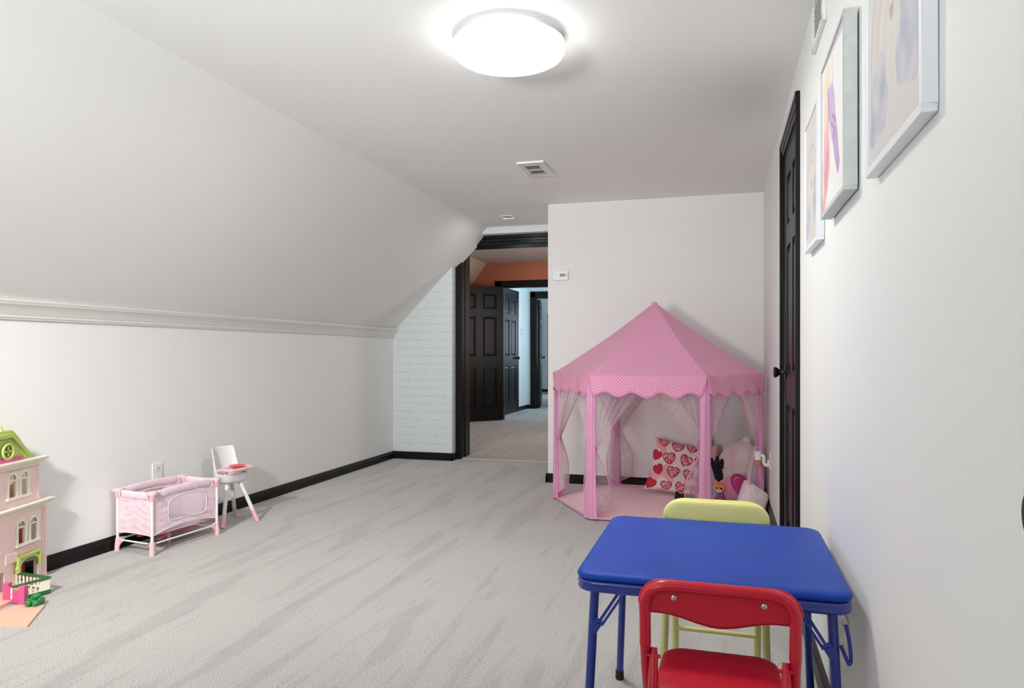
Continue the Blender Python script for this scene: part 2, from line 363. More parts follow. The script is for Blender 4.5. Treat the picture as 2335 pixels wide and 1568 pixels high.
# back wall with its unseen window, widened to house the added fill lights
a = MB(); wx0, wx1, wz0, wz1 = -1.85, -.20, .80, 1.95
for q in ((-3.2, wx0, 0, 2.3), (wx1, .6, 0, 2.3), (wx0, wx1, 0, wz0), (wx0, wx1, wz1, 2.3)): a.box(q[0], q[1], YB-.12, YB, q[2], q[3])
struct(a.build('wall_back', M['wall'], smooth=False))
a = MB()
for q in ((wx0-.06, wx0+.03, wz0-.06, wz1+.06), (wx1-.03, wx1+.06, wz0-.06, wz1+.06), (wx0, wx1, wz0-.06, wz0+.03), (wx0, wx1, wz1-.03, wz1+.06), (wx0, wx1, 1.47, 1.50), ((wx0+wx1)/2-.03, (wx0+wx1)/2+.03, wz0, wz1)): a.box(q[0], q[1], YB-.07, YB+.015, q[2], q[3])
struct(a.build('window_1', M['trimw'], smooth=False, bevel=.003))
# baseboards
bprof = [(0, 0), (.015, 0), (.015, .050), (.013, .053), (.009, .056), (.009, .062), (.005, .066), (.003, .071), (0, .071)]
def baseboard(name, p0, p1, nrm):
    a = MB(); n = Vector((*nrm, 0)); P = [Vector((*p0, 0)), Vector((*p1, 0))]
    a.loft([[a.bm.verts.new(p+n*x+Vector((0, 0, z))) for x, z in bprof] for p in P]); return struct(a.build(name, M['black'], angle=25))
baseboard('baseboard_left', (XL, YB), (XL, YK), (1, 0))
baseboard('baseboard_brick', (XL, YK), (-2.385, YK), (0, -1))
a = MB(); a.box(-2.402, -2.385, YK-.015, 6.45, 0, .066); struct(a.build('baseboard_reveal', M['black'], smooth=False, bevel=.003))
baseboard('baseboard_far', (-1.287, YF), (RX(YF), YF), (0, -1))
baseboard('baseboard_passage', (-1.272, YF-.015), (-1.272, 6.44), (-1, 0))
baseboard('baseboard_right', (RX(3.80), 3.80), (RX(YF), YF), (-1, 0))
baseboard('baseboard_right_near', (RX(.78), .78), (RX(3.0), 3.0), (-1, 0))
# threshold and doorway casing
a = MB(); a.box(-2.385, -1.40, 6.455, 6.69, 0, .010); struct(a.build('trim_2', mat('threshold_wood', (.62, .58, .50), .5, bump=.6, bscale=20, var=.2, vscale=12), smooth=False, bevel=.003))
def casing_profile(a, path, w, t, inward):    # flat moulded casing made of three nested strips
    pass
a = MB()
for (x0, x1, t) in ((-2.400, -2.385, .030), (-2.388, -2.362, .022), (-2.365, -2.345, .012)): a.box(x0, x1, 6.452-t, 6.47, 0, 2.14)
a.box(-2.362, -2.345, 6.45, 6.69, 0, 2.05); a.box(-2.358, -2.335, 6.53, 6.57, 0, 2.05)
for (z0, z1, t) in ((2.052, 2.075, .014), (2.075, 2.105, .024), (2.105, 2.134, .034)): a.box(-2.40, -1.27, 6.452-t, 6.47, z0, z1)
a.box(-2.36, -1.42, 6.45, 6.69, 2.045, 2.056)
struct(a.build('trim_3', M['black'], smooth=False, bevel=.004))

# ------------------------------------------------------------------ doors
def door_leaf(w, h, t=.035):
    a = MB(); k = h/1148
    rows = [(h-64*k-135*k, h-64*k), (h-(597+343-338)*k, h-(597-338)*k), (111*k, (111+340)*k)]
    st = .14*w; mu = .135*w; pw = (w-2*st-mu)/2
    cols = [(st, st+pw), (w-st-pw, w-st)]
    zs = [0]+sorted([z for r in rows for z in r])+[h]; xs = [0, cols[0][0], cols[0][1], cols[1][0], cols[1][1], w]
    for i in range(5):
        for j in range(7):
            hole = i in (1, 3) and j in (1, 3, 5)
            if hole:
                x0, x1, z0, z1 = xs[i], xs[i+1], zs[j], zs[j+1]
                a.box(x0, x1, -t/2+.010, t/2-.010, z0, z1)
                for sgn in (-1, 1):    # raised field with sloping edges and a small bead
                    g = .012; e = .038
                    A = [(x0+g, z0+g), (x1-g, z0+g), (x1-g, z1-g), (x0+g, z1-g)]; B = [(x0+e, z0+e), (x1-e, z0+e), (x1-e, z1-e), (x0+e, z1-e)]
                    a.loft([[a.bm.verts.new((x, sgn*(t/2-.0105), z)) for x, z in A], [a.bm.verts.new((x, sgn*(t/2-.003), z)) for x, z in B]])
            else: a.box(xs[i], xs[i+1], -t/2, t/2, zs[j], zs[j+1])
    return a
def knob(parent, x, z, side, r=.026, L=.058):
    a = MB(); a.lathe([(.030, 0), (.030, .006), (.012, .012), (.010, L-.032), (.014, L-.026), (r*.8, L-.020), (r, L-.010), (r*.98, L-.003), (r*.8, L), (.001, L)], (x, side*.0175, z), (0, side, 0), 28)
    return a.build('door_knob', M['iron'], parent)
def hinge(parent, x, z, side):
    a = MB(); a.cyl((x, side*.021, z-.045), (x, side*.021, z+.045), .006, seg=12); a.cyl((x, side*.021, z-.052), (x, side*.021, z-.045), .0045, seg=10); a.cyl((x, side*.021, z+.045), (x, side*.021, z+.052), .0045, seg=10)
    a.box(x-.012, x+.02, side*.016-.001, side*.0185+.001, z-.044, z+.044)
    return a.build('hinge', M['iron'], parent)
def casing(name, pts_fn, w, h, cw=.07, t=.018, parent=None):
    # U of moulded casing in a wall's local frame: local x along the wall, local y into the room
    a = MB()
    for (i0, i1, tt) in ((0, .35, t*.55), (.35, .72, t*.8), (.72, 1, t)):
        o0, o1 = i0*cw, i1*cw
        a.box(-o1, -o0, 0, tt, 0, h+o1); a.box(w+o0, w+o1, 0, tt, 0, h+o1); a.box(-o0, w+o0, 0, tt, h+o0, h+o1)
    a.box(-.0, .012, -.07, 0, 0, h); a.box(w-.012, w, -.07, 0, 0, h); a.box(0, w, -.07, 0, h-.012, h)
    return a.build('door_casing', M['black'], parent, smooth=False, bevel=.003)
def wall_door(name, y0, y1, knobfar, z=ZD, kz=.92, kr=.026, kx=.055):
    w = y1-y0
    e = sempty(name, (RX(y0), y0, 0), RZ)
    casing(name, None, w, z, parent=e)
    g = MB(); g = door_leaf(w-.03, z-.025); l = g.build('door_leaf', M['blackdoor'], e, smooth=False, bevel=.002); l.location = (.015, -.020, .008)
    knob(l, (w-.03)-kx if knobfar else kx, kz, 1, kr)
    for zz in (.25, 1.02, 1.80): hinge(l, .004 if knobfar else w-.034, zz, 1)
    return e
wall_door('door_1', D1[0], D1[1], True)
wall_door('door_2', D2[0], D2[1], True, kz=.878, kr=.028, kx=.020)
# ------------------------------------------------------------------ rooms beyond the doorway
YO = 10.4
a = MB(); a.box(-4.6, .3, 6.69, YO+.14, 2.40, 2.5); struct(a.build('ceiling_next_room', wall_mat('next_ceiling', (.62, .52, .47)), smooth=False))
a = MB(); a.prism([(-4.7, -.01), (-3.14, -.01), (-3.14, 2.04), (-2.0, 2.04), (-2.0, -.01), (.3, -.01), (.3, 2.45), (-4.7, 2.45)], lambda x, z: (x, YO, z), lambda x, z: (x, YO+.12, z))
struct(a.build('wall_orange', M['orange'], smooth=False))
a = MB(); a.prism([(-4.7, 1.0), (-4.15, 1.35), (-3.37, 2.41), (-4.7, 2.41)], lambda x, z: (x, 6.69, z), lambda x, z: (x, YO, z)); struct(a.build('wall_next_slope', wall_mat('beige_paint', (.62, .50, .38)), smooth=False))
a = MB(); a.box(-4.3, -4.2, 6.69, YO, 0, 1.4); struct(a.build('wall_next_left', M['orange'], smooth=False))
a = MB(); a.box(-.45, -.35, 6.69, YO, 0, 2.45); struct(a.build('wall_next_right', M['orange'], smooth=False))
a = MB()
for (x0, x1, z0, z1) in ((-3.23, -3.14, 0, 2.12), (-2.0, -1.91, 0, 2.12), (-3.23, -1.91, 2.035, 2.12)): a.box(x0, x1, YO-.02, YO, z0, z1)
a.box(-3.14, -3.12, YO-.0, YO+.13, 0, 2.04); a.box(-3.14, -2.0, YO, YO+.13, 2.02, 2.04)
struct(a.build('trim_4', M['black'], smooth=False, bevel=.004))
# open black door in the next room
e = sempty('door_3', (-3.10, YO-.045, 0), math.atan2(-.42, -.464)); g = door_leaf(.80, 2.02); l = g.build('door_leaf', M['blackdoor'], e, smooth=False, bevel=.002); l.location = (0, 0, .008)
for zz in (.25, 1.8): hinge(l, .0, zz, 1)
# hallway
XH = -3.34; YE = 12.70
a = MB(); a.box(XH-.1, XH, YO+.12, YE, 0, 2.45); struct(a.build('wall_hall_left', M['hallw'], smooth=False))
a = MB(); a.prism([(XH-.1, 0), (-3.17, 0), (-3.17, 2.05), (-2.38, 2.05), (-2.38, 0), (-.4, 0), (-.4, 2.5), (XH-.1, 2.5)], lambda x, z: (x, YE, z), lambda x, z: (x, YE+.12, z)); struct(a.build('wall_hall_end', M['hallw'], smooth=False))
a = MB(); a.box(-1.5, -1.4, YO+.12, YE, 0, .9); a.box(-1.5, -1.4, YO+.12, 11.4, .9, 2.5); a.box(-1.5, -1.4, 12.4, YE, .9, 2.5); struct(a.build('wall_hall_right', M['hallw'], smooth=False))
a = MB(); a.box(-6.4, .3, YO+.12, 20.4, 2.42, 2.5); struct(a.build('ceiling_hall', M['hallw'], smooth=False))
a = MB(); a.box(-5.9, -5.8, YE+.12, 19.4, 0, 2.5); a.box(-5.9, -1.2, 18.3, 18.4, 0, 2.5); a.box(-1.6, -1.5, YE+.12, 18.4, 0, 2.5); struct(a.build('wall_room_beyond', M['hallw'], smooth=False))
baseboard('baseboard_hall_left', (XH, 12.0), (XH, YE), (1, 0)); baseboard('baseboard_hall_end', (XH, YE), (-3.26, YE), (0, -1))
baseboard('baseboard_room_beyond', (-5.8, 18.3), (-1.6, 18.3), (0, -1))
e = sempty('door_4', (XH, 11.98, 0), -pi/2)     # closed door in the hall's left wall
a = MB()
for (x0, x1, z0, z1) in ((-.07, 0, 0, 2.10), (.92, .99, 0, 2.10), (-.07, .99, 2.035, 2.10)): a.box(x0, x1, 0, .025, z0, z1)
a.build('door_casing', M['black'], e, smooth=False, bevel=.003)
g = door_leaf(.92, 2.03); l = g.build('door_leaf', M['blackdoor'], e, smooth=False, bevel=.002); l.location = (0, .004, .008); knob(l, .08, .93, 1)
for zz in (.25, 1.7): hinge(l, .91, zz, 1)
e = sempty('door_5', (-3.17, YE, 0), 0)
a = MB()
for (x0, x1, z0, z1) in ((-.10, 0, 0, 2.15), (.79, .89, 0, 2.15), (-.10, .89, 2.05, 2.15)): a.box(x0, x1, -.02, 0, z0, z1)
a.box(0, .02, 0, .12, 0, 2.05); a.box(0, .79, 0, .12, 2.03, 2.05); a.build('door_casing', M['black'], e, smooth=False, bevel=.004)
g = door_leaf(.74, 2.0); l = g.build('door_leaf', M['blackdoor'], e, smooth=False, bevel=.002); l.location = (.035, .13, .008); l.rotation_euler = (0, 0, radians(101)); knob(l, .68, .93, -1)
e = sempty('door_6', (-3.98, 17.2, 0), radians(80)); g = door_leaf(.76, 2.0); l = g.build('door_leaf', M['blackdoor'], e, smooth=False, bevel=.002); l.location = (0, 0, .008)
tt = thing('wall_thermostat', 'small white thermostat box on the pale blue hallway wall beyond the doors', 'thermostat', (XH, 12.30, 1.36), -pi/2)
a = MB(); a.box(-.035, .035, 0, .025, 0, .11); a.build('housing', M['white'], tt, bevel=.006); a = MB(); a.box(-.018, .018, .025, .028, .06, .09); a.build('display', M['lcd'], tt)

# ------------------------------------------------------------------ ceiling fittings
Fv = Vector((-sin(YAW), cos(YAW), 0)); Rv = Vector((cos(YAW), sin(YAW), 0))
LP = Fv*2.63+Rv*(-.012)
lamp = thing('ceiling_lamp', 'round white flush drum lamp glowing on the ceiling', 'lamp', (LP.x, LP.y, ZC))
a = MB(); a.lathe([(.165, 0), (.165, -.022), (.150, -.026), (.02, -.026)], seg=64); a.build('base_plate', M['whitem'], lamp)
a = MB(); a.lathe([(.150, -.024), (.196, -.027), (.206, -.032), (.2065, -.036), (.150, -.036)], seg=72); a.build('housing', M['whitem'], lamp)
a = MB(); a.lathe([(.150, -.0365), (.206, -.0365), (.2085, -.048), (.207, -.062), (.200, -.074), (.190, -.0795)], seg=72); a.build('diffuser_rim', M['lamp'], lamp)
a = MB(); a.lathe([(.150, -.060), (.190, -.0790), (.170, -.083), (.13, -.085), (.08, -.086), (.001, -.086)], seg=72); a.build('diffuser', M['lampb'], lamp)
# ceiling register
v_ = thing('ceiling_vent', 'white rectangular air vent with two rows of dark slots in the ceiling', 'vent', (-1.09, 4.39, ZC))
a = MB(); xs = [-.085, -.052, .038, .085]; ys = [-.175, -.105, -.01, .01, .105, .175]
for i in range(3):
    for j in range(5):
        if i == 1 and j in (1, 3): continue
        a.box(xs[i], xs[i+1], ys[j], ys[j+1], -.012, -.0005)
a.build('frame', M['whitem'], v_, smooth=False)
a = MB(); a.box(-.054, .040, -.107, .107, -.003, -.001); a.build('duct', M['slot'], v_, smooth=False)
for j in (1, 3):
    for k in range(7):
        x = -.048+k*.0128
        a = MB(); a.box(x, x+.0045, ys[j], ys[j+1], -.012, -.004); a.build('slat', mat('slat_grey', (.42, .38, .36), .6) if not M.get('slat') else M['slat'], v_, smooth=False)
        M['slat'] = M.get('slat') or bpy.data.materials['slat_grey']
r_ = thing('recessed_light', 'small round white recessed light ring in the ceiling before the doorway', 'light', (-1.715, 5.88, ZC))
a = MB(); a.lathe([(.072, 0), (.072, -.004), (.066, -.008), (.052, -.008), (.048, -.004), (.048, .0)], seg=40); a.build('trim_ring', M['whitem'], r_)
a = MB(); a.lathe([(.046, -.0005), (.040, -.003), (.001, -.004)], seg=32); a.build('lens', mat('frosted_lens', (.45, .45, .44), .4), r_)
# cover plate on the slope
cpm = Matrix.Translation((-2.56, 6.20, 1.700)) @ Matrix.Rotation(-math.atan2(ZC-ZS, XS-XL-.02), 4, 'Y')
a = MB(); a.box(-.055, .055, -.022, .022, -.010, -.002, cpm); cp = a.build('cover_plate', M['whitem'], smooth=False, bevel=.002)
tag(cp, 'small white cover plate screwed to the sloped ceiling beside the brick', 'cover plate')
for x in (-.035, .035):
    a = MB(); a.lathe([(.004, 0), (.004, -.0125), (.001, -.0125)], cpm @ Vector((x, 0, 0)), cpm.to_3x3() @ Vector((0, 0, 1)), 10); a.build('screw', M['slot'], cp)
# wall register high on the right wall
v2 = thing('wall_vent', 'white return air vent high on the right wall next to the ceiling', 'vent', rw(2.27, 2.005), RZ)
a = MB(); w_, h_ = .26, .165
for q in ((0, w_, 0, .022), (0, w_, h_-.022, h_), (0, .03, 0, h_), (w_-.03, w_, 0, h_)): a.box(q[0], q[1], 0, .012, q[2], q[3])
a.build('frame', M['whitem'], v2, smooth=False, bevel=.002)
a = MB(); a.box(.03, w_-.03, .0005, .002, .022, h_-.022); a.build('duct', M['slot'], v2, smooth=False)
for k in range(7):
    z = .030+k*.016; a = MB(); a.bar((.03, .006, z), (w_-.03, .006, z), .008, .002, (0, .6, .8)); a.build('slat', M['whitem'], v2, smooth=False)
# detector on the far wall
dt = thing('gas_alarm', 'white rectangular gas alarm on the wall left above the pink tent', 'alarm', (-1.165, YF, 1.592), pi)
a = MB(); a.prism(rrect(.122, .078, .010, 4, 0, .039), lambda x, z: (x, 0, z), lambda x, z: (x, .028, z)); a.build('housing', M['white'], dt, bevel=.004)
a = MB(); a.box(-.035, .005, .028, .0295, .028, .052); a.build('display', M['lcd'], dt)
a = MB(); a.lathe([(.007, 0), (.007, .003), (.001, .003)], (-.044, .028, .039), (0, 1, 0), 16); a.build('button', M['lcd'], dt)
a = MB()
for i in range(5):
    aa = 2*pi*i/5; a.cyl((.034+.009*cos(aa), .028, .038+.009*sin(aa)), (.034+.009*cos(aa), .0288, .038+.009*sin(aa)), .0016, seg=8)
a.build('sounder_holes', M['slot'], dt)

# ------------------------------------------------------------------ outlets
def outlet(label, loc, rz, plug=False):
    t = thing('wall_outlet', label, 'outlet', loc, rz)
    a = MB(); a.prism(rrect(.073, .117, .006, 3), lambda x, z: (x, 0, z), lambda x, z: (x, .006, z)); a.build('plate', M['white'], t, bevel=.002)
    for dz in (-.030, .030):
        a = MB(); a.prism(rrect(.034, .028, .010, 4, 0, dz), lambda x, z: (x, .006, z), lambda x, z: (x, .008, z)); s_ = a.build('socket', M['white'], t)
        a = MB(); a.box(-.008, -.005, .008, .0085, dz-.002, dz+.007); a.box(.005, .008, .008, .0085, dz-.002, dz+.006); a.cyl((0, .008, dz-.008), (0, .0085, dz-.008), .002, seg=8); a.build('slots', M['dark'], s_)
    return t
outlet('white double outlet on the left wall just above the pink doll playpen', (XL, 3.285, .345), -pi/2)
outlet('white double outlet low on the right wall behind the blue table leg', rw(1.93, .31), RZ)
outlet('white double outlet on the right wall holding the air freshener', rw(4.75, .341), RZ)
# plug-in freshener
ns = thing('air_freshener', 'white plug-in air freshener with amber oil bottle beside the tent', 'air freshener', rw(4.75, .346, .009), RZ)
a = MB(); a.prism(rrect(.040, .05, .010, 4, 0, -.02), lambda x, z: (x, 0, z), lambda x, z: (x, .010, z)); a.tube(smoothpath([(0, .006, -.03), (0, .022, -.03), (0, .030, -.012), (0, .030, .012), (0, .036, .026), (0, .052, .028)]), .011, 12); a.build('plug_arm', M['white'], ns)
a = MB(); a.lathe([(.001, -.01), (.019, -.01), (.020, .02), (.023, .040), (.023, .043), (.015, .043), (.001, .040)], (0, .066, .010), seg=28); a.build('cap', M['white'], ns)
a = MB(); a.lathe([(.001, -.052), (.008, -.052), (.013, -.044), (.015, -.025), (.014, -.010), (.001, -.010)], (0, .066, .010), seg=24); a.build('oil_bottle', M['oil'], ns)

# ------------------------------------------------------------------ framed pictures on the right wall
def sm(a, b, x):
    t = min(1, max(0, (x-a)/(b-a))); return t*t*(3-2*t)
def lerp(a, b, t): return tuple(x+(y-x)*t for x, y in zip(a, b))
def nz(x, y, s=1, o=0): return noise.noise(Vector((x*s+o, y*s-o, o*.37)))
def rainbow(u, v):       # u: left to right as seen, v: up; muted watercolour rainbow with two clouds
    c = (.66, .63, .60); x = (u-.5)*.8; y = v*1.0
    r = sqrt((x*1.0)**2+max(0, y-.42)**2) if y > .42 else abs(x)
    bands = [(.33, .37, (.50, .47, .55)), (.275, .315, (.62, .60, .62)), (.215, .262, (.72, .50, .42)), (.15, .195, (.74, .68, .55)), (.085, .135, (.62, .63, .55)), (.03, .07, (.70, .66, .58))]
    w = .006*nz(u, v, 14, 3)
    if y > .20:
        for a0, b0, q in bands:
            k = sm(a0-.006, a0+.006, r+w)*(1-sm(b0-.006, b0+.006, r+w)); c = lerp(c, q, k*(.62+.3*nz(u, v, 8, 1)))
    for cx_, cy_, R in ((.17, .23, .13), (.27, .30, .11), (.30, .18, .12), (.12, .14, .09), (.80, .34, .14), (.70, .26, .12), (.86, .22, .13), (.76, .44, .08)):
        d = sqrt(((u-cx_)*.8)**2+(v-cy_)**2)+.02*nz(u, v, 16, 5)
        k = 1-sm(R*.80, R*.92, d); c = lerp(c, lerp((.40, .42, .50), (.56, .56, .62), .5+nz(u, v, 9, 7)), k*.85)
    hx, hy = (u-.5)*.8/.028, (v-.46)/.028; hh = (hx*hx+hy*hy-1)**3-hx*hx*hy**3
    if hh < 0: c = (.52, .34, .32)
    return c
def unicorn(u, v):       # loose watercolour of a horned horse head looking down
    c = (.86, .86, .84)
    n1 = nz(u, v, 7, 2); n2_ = nz(u, v, 18, 9)
    def seg(ax, ay, bx, by):
        dx, dy = bx-ax, by-ay; t = min(1, max(0, ((u-ax)*dx+(v-ay)*dy)/(dx*dx+dy*dy))); return sqrt((u-ax-dx*t)**2+(v-ay-dy*t)**2), t
    d, t = seg(.24, .80, .20, .30)     # mane
    k = 1-sm(.10, .22, d+.08*n1+.03*sin(60*u+9*v)); c = lerp(c, lerp((.90, .68, .48), (.84, .30, .38), sm(.1, .8, t+n1*.5)), k*.75)
    d, t = seg(.24, .34, .06, .03); k = 1-sm(.03, .12, d+.05*n1); c = lerp(c, (.82, .26, .30), k*.75)
    d, t = seg(.44, .66, .74, .20); wd = .15-.085*t     # head
    k = 1-sm(wd*.8, wd, d+.03*n1); c = lerp(c, lerp((.60, .42, .68), (.40, .22, .50), t+n1*.5), k*.85)
    d, t = seg(.30, .78, .34, .60); k = 1-sm(.02, .035, d+.01*n2_); c = lerp(c, (.40, .28, .52), k*.9)
    d, t = seg(.52, .98, .50, .66); k = 1-sm(.012*(1-t)*.2+.004+.012*t, .006+.02*t, d); c = lerp(c, (.55, .48, .62), k*.8)
    for px, py in ((.50, .56), (.56, .53), (.53, .48), (.58, .45), (.62, .50), (.56, .42), (.47, .51)):
        if sqrt((u-px)**2+(v-py)**2) < .014: c = (.20, .05, .18)
    return c
def picture(name, label, y0, y1, z0, z1, t, fm, fw, fn, mount=.0, gap=0):
    w = y1-y0; h = z1-z0
    e = thing(name, label, 'picture', rw(y0, z0, .001+gap), RZ)
    a = MB()
    for q in ((0, w, 0, fw), (0, w, h-fw, h), (0, fw, fw, h-fw), (w-fw, w, fw, h-fw)): a.box(q[0], q[1], 0, t, q[2], q[3])
    a.build('frame', fm, e, smooth=False, bevel=.0015)
    a = MB(); N = 110; zz = t-.004
    # seen from the room, local +x runs to the left
    a.grid(lambda u, v: (w-fw-u*(w-2*fw), zz, fw+v*(h-2*fw)), N, int(N*h/w), colf=fn)
    a.build('print', M['print'], e, smooth=False)
    a = MB(); a.box(fw, w-fw, .001, zz-.001, fw, h-fw); a.build('backing', M['fw1'], e, smooth=False)
    return e
picture('framed_picture', 'framed pale rainbow print in a white frame, largest and nearest, at the top right', 1.146, 1.556, 1.367, 1.88, .022, M['fw1'], .014, rainbow)
picture('framed_picture', 'framed purple and pink unicorn watercolour in a grey-white wooden frame', 1.753, 2.134, 1.390, 1.802, .030, M['fw2'], .010, unicorn, gap=.003)
picture('framed_picture', 'framed small pale rainbow print in a white frame beside the black door', 2.31, 2.634, 1.362, 1.793, .022, M['fw1'], .012, rainbow)

# ------------------------------------------------------------------ play table
TX, TY = -.012, 1.935; TW, TD, TH = .600, .618, .512
tb = thing('folding_table', 'small blue square folding play table against the right wall', 'table', (TX, TY, 0), radians(-.6))
def rounded_slab(a, w, d, r, prof):   # prof: list of (inset, z)
    rings = []
    for ins, z in prof: rings.append([a.bm.verts.new((x, y, z)) for x, y in rrect(w-2*ins, d-2*ins, max(.004, r-ins), 8)])
    a.loft(rings)
a = MB(); rounded_slab(a, TW, TD, .045, [(.012, TH-.018), (.003, TH-.017), (0, TH-.012), (.001, TH-.007), (.005, TH-.003), (.012, TH-.0005), (.03, TH)]); a.build('table_top', M['blue'], tb, angle=60)
a = MB(); rounded_slab(a, TW, TD, .045, [(.030, TH-.046), (.008, TH-.046), (.003, TH-.043), (.001, TH-.037), (.004, TH-.031), (.001, TH-.026), (.004, TH-.020), (.012, TH-.0185)]); a.build('rim_frame', M['bluem'], tb, angle=60)
for sx in (-1, 1):
    for sy in (-1, 1):
        tx, ty = sx*(TW/2-.042), sy*(TD/2-.045); bx, by = sx*(TW/2-.022), sy*(TD/2-.012)
        lerpz = lambda z: Vector((tx+(bx-tx)*(1-z/.475), ty+(by-ty)*(1-z/.475), z))
        a = MB(); a.tube([lerpz(.475), lerpz(.02)], .0108, 20); lg = a.build('leg', M['bluem'], tb)
        a = MB(); a.lathe([(.001, 0), (.0125, 0), (.0135, .003), (.0128, .028), (.011, .030)], (bx, by, 0), seg=20); a.build('rubber_foot', M['rubber'], lg)
        # folding brace: plate on the leg with two thin bars up to the rim
        p = lerpz(.385); p2 = Vector((p.x-sx*.012, p.y-.012, p.z)); q = Vector((tx-sx*.060, p2.y, TH-.045))
        a = MB(); a.bar(p2+Vector((sx*.012, 0, -.018)), p2+Vector((-sx*.006, 0, .012)), .004, .020, (sx*.5, 0, 1)); 
        a.bar(p2, q, .003, .007); a.bar(p2+Vector((-sx*.010, .003, -.002)), q+Vector((-sx*.012, .003, 0)), .003, .006)
        a.cyl(p2+Vector((0, -.006, 0)), p2+Vector((0, .01, 0)), .006, seg=12); a.build('brace', M['bluem'], tb, angle=30)
a = MB(); p = Vector((TW/2-.016, -TD/2+.03, .44)); a.tube(smoothpath([p, p+Vector((.006, .0, -.03)), p+Vector((.010, .0, -.072)), p+Vector((.006, 0, -.082)), p+Vector((0, 0, -.07)), p+Vector((-.01, .0, -.045))]), .004, 10); a.build('leg_lock', M['bluem'], tb)

# ------------------------------------------------------------------ folding chairs (local +y is the way a sitter faces)
def chair(label, loc, rz, mm, mv):
    t = thing('folding_chair', label, 'chair', loc, rz)
    hw = .1415; r = .0115; yb = -.105
    # main frame: inverted U running down to the front feet, as two legs and a back hoop
    def side(s): return [(s*hw, yb, .505), (s*hw, yb+.004, .46), (s*hw, yb+.014, .415), (s*hw, yb+.040, .355), (s*hw, .130, .030)]
    hoop = [(-hw, yb+.004, .44), (-hw, yb, .50), (-hw, yb-.002, .525), (-hw+.010, yb-.002, .548), (-hw+.030, yb-.003, .560), (-hw+.06, yb-.003, .5635), (0, yb-.003, .5635), (hw-.06, yb-.003, .5635), (hw-.030, yb-.003, .560), (hw-.010, yb-.002, .548), (hw, yb-.002, .525), (hw, yb, .50), (hw, yb+.004, .44)]
    a = MB(); a.tube(smoothpath(hoop, 5), r, 16); a.build('back_frame', mm, t)
    for s in (-1, 1):
        a = MB(); a.tube(smoothpath([(s*hw, yb+.003, .442), (s*hw, yb+.016, .410), (s*hw, yb+.045, .345), (s*hw, .133, .022)], 5), r*.93, 16); l = a.build('leg', mm, t)
        a = MB(); a.tube([(s*hw, .131, .03), (s*hw, .137, .001)], r*1.25, 14); a.build('rubber_foot', M['rubber'], l)
        x = s*(hw-.017)
        a = MB(); a.tube([(x, yb+.010, .432), (x, yb+.004, .415), (x, yb-.006, .385), (x, yb-.016, .350), (x, -.185, .022)], [.0065, .0085, .0098, r*.95, r*.95], 14); l = a.build('leg', mm, t)
        a = MB(); a.tube([(x, -.1835, .03), (x, -.189, .001)], r*1.2, 14); a.build('rubber_foot', M['rubber'], l)
        a = MB(); a.cyl((x-s*.014, yb+.002, .418), (s*(hw-.004), yb+.002, .418), .0035, seg=10); a.build('pivot_bolt', mm, t); a = MB(); a.bar((s*(hw-.030), -.088, .326), (s*(hw-.030), .06, .326), .004, .018); a.cyl((s*(hw-.034), -.083, .326), (s*(hw-.006), -.083, .326), .0055, seg=12); a.build('hinge_bracket', mm, t)
    for (yy, z, hx) in ((-.1545, .150, hw-.02), (.0935, .115, hw)):
        a = MB(); a.cyl((-hx, yy, z), (hx, yy, z), .007, seg=14); a.build('stretcher', mm, t)
    # sheet back panel with a curved lower edge, and the padded front of the back
    def low(u): x = abs(2*u-1); return .505-.019*(1-sm(.0, .80, x))
    a = MB(); a.grid(lambda u, v: ((2*u-1)*(hw-.004), yb+.003, low(u)+v*(.562-low(u))), 40, 6); a.build('back_panel', mm, t, solid=.003)
    def padring(ins, y):
        zt_, w2, rr = .5715-ins*.7, .157-ins, .050-ins*.6; pts = []
        for i in range(9): t = radians(90*i/8); pts.append((w2-rr+rr*cos(t), zt_-rr+rr*sin(t)))
        for i in range(9): t = radians(90+90*i/8); pts.append((-w2+rr+rr*cos(t), zt_-rr+rr*sin(t)))
        for i in range(25): u = i/24; pts.append(((2*u-1)*(w2-.004), low(u)+.003+ins*.22))
        return [a.bm.verts.new((x, yb+y, z)) for x, z in pts]
    a = MB(); a.loft([padring(i, y) for i, y in ((.014, .004), (.003, .007), (0, .012), (.002, .0165), (.007, .0195), (.016, .0215), (.030, .0225))]); a.build('back_pad', mv, t, angle=75)
    # seat: pad over a shallow pan
    def seatring(ins, z):
        pts = rrect(.252-2*ins, .250-2*ins, .050-ins*.8, 8); return [(x*(1-.02*y/.116), y+.002, z) for x, y in pts]
    a = MB(); a.loft([[a.bm.verts.new(p) for p in seatring(i, z)] for i, z in ((.012, .333), (.002, .335), (0, .341), (.003, .348), (.014, .353), (.035, .3545))]); a.build('seat', mv, t, angle=60)
    a = MB(); a.loft([[a.bm.verts.new(p) for p in seatring(i, z)] for i, z in ((.025, .312), (.008, .314), (.004, .320), (.004, .332))]); a.build('seat_pan', mm, t, angle=60)
    for x in (-.085, .085):
        a = MB(); a.lathe([(.006, 0), (.0055, .002), (.003, .0035), (.001, .0036)], (x, yb+.0012, .539), (0, -1, 0), 16); a.build('rivet', M['screw'], t)
    return t
chair('red metal folding chair in front of the blue table, back to the viewer', (.008, 1.553, -.006), radians(-1), M['redm'], M['red'])
chair('pale yellow metal folding chair on the far side of the blue table', (.000, 2.170, -.006), radians(179), M['yelm'], M['yel'])

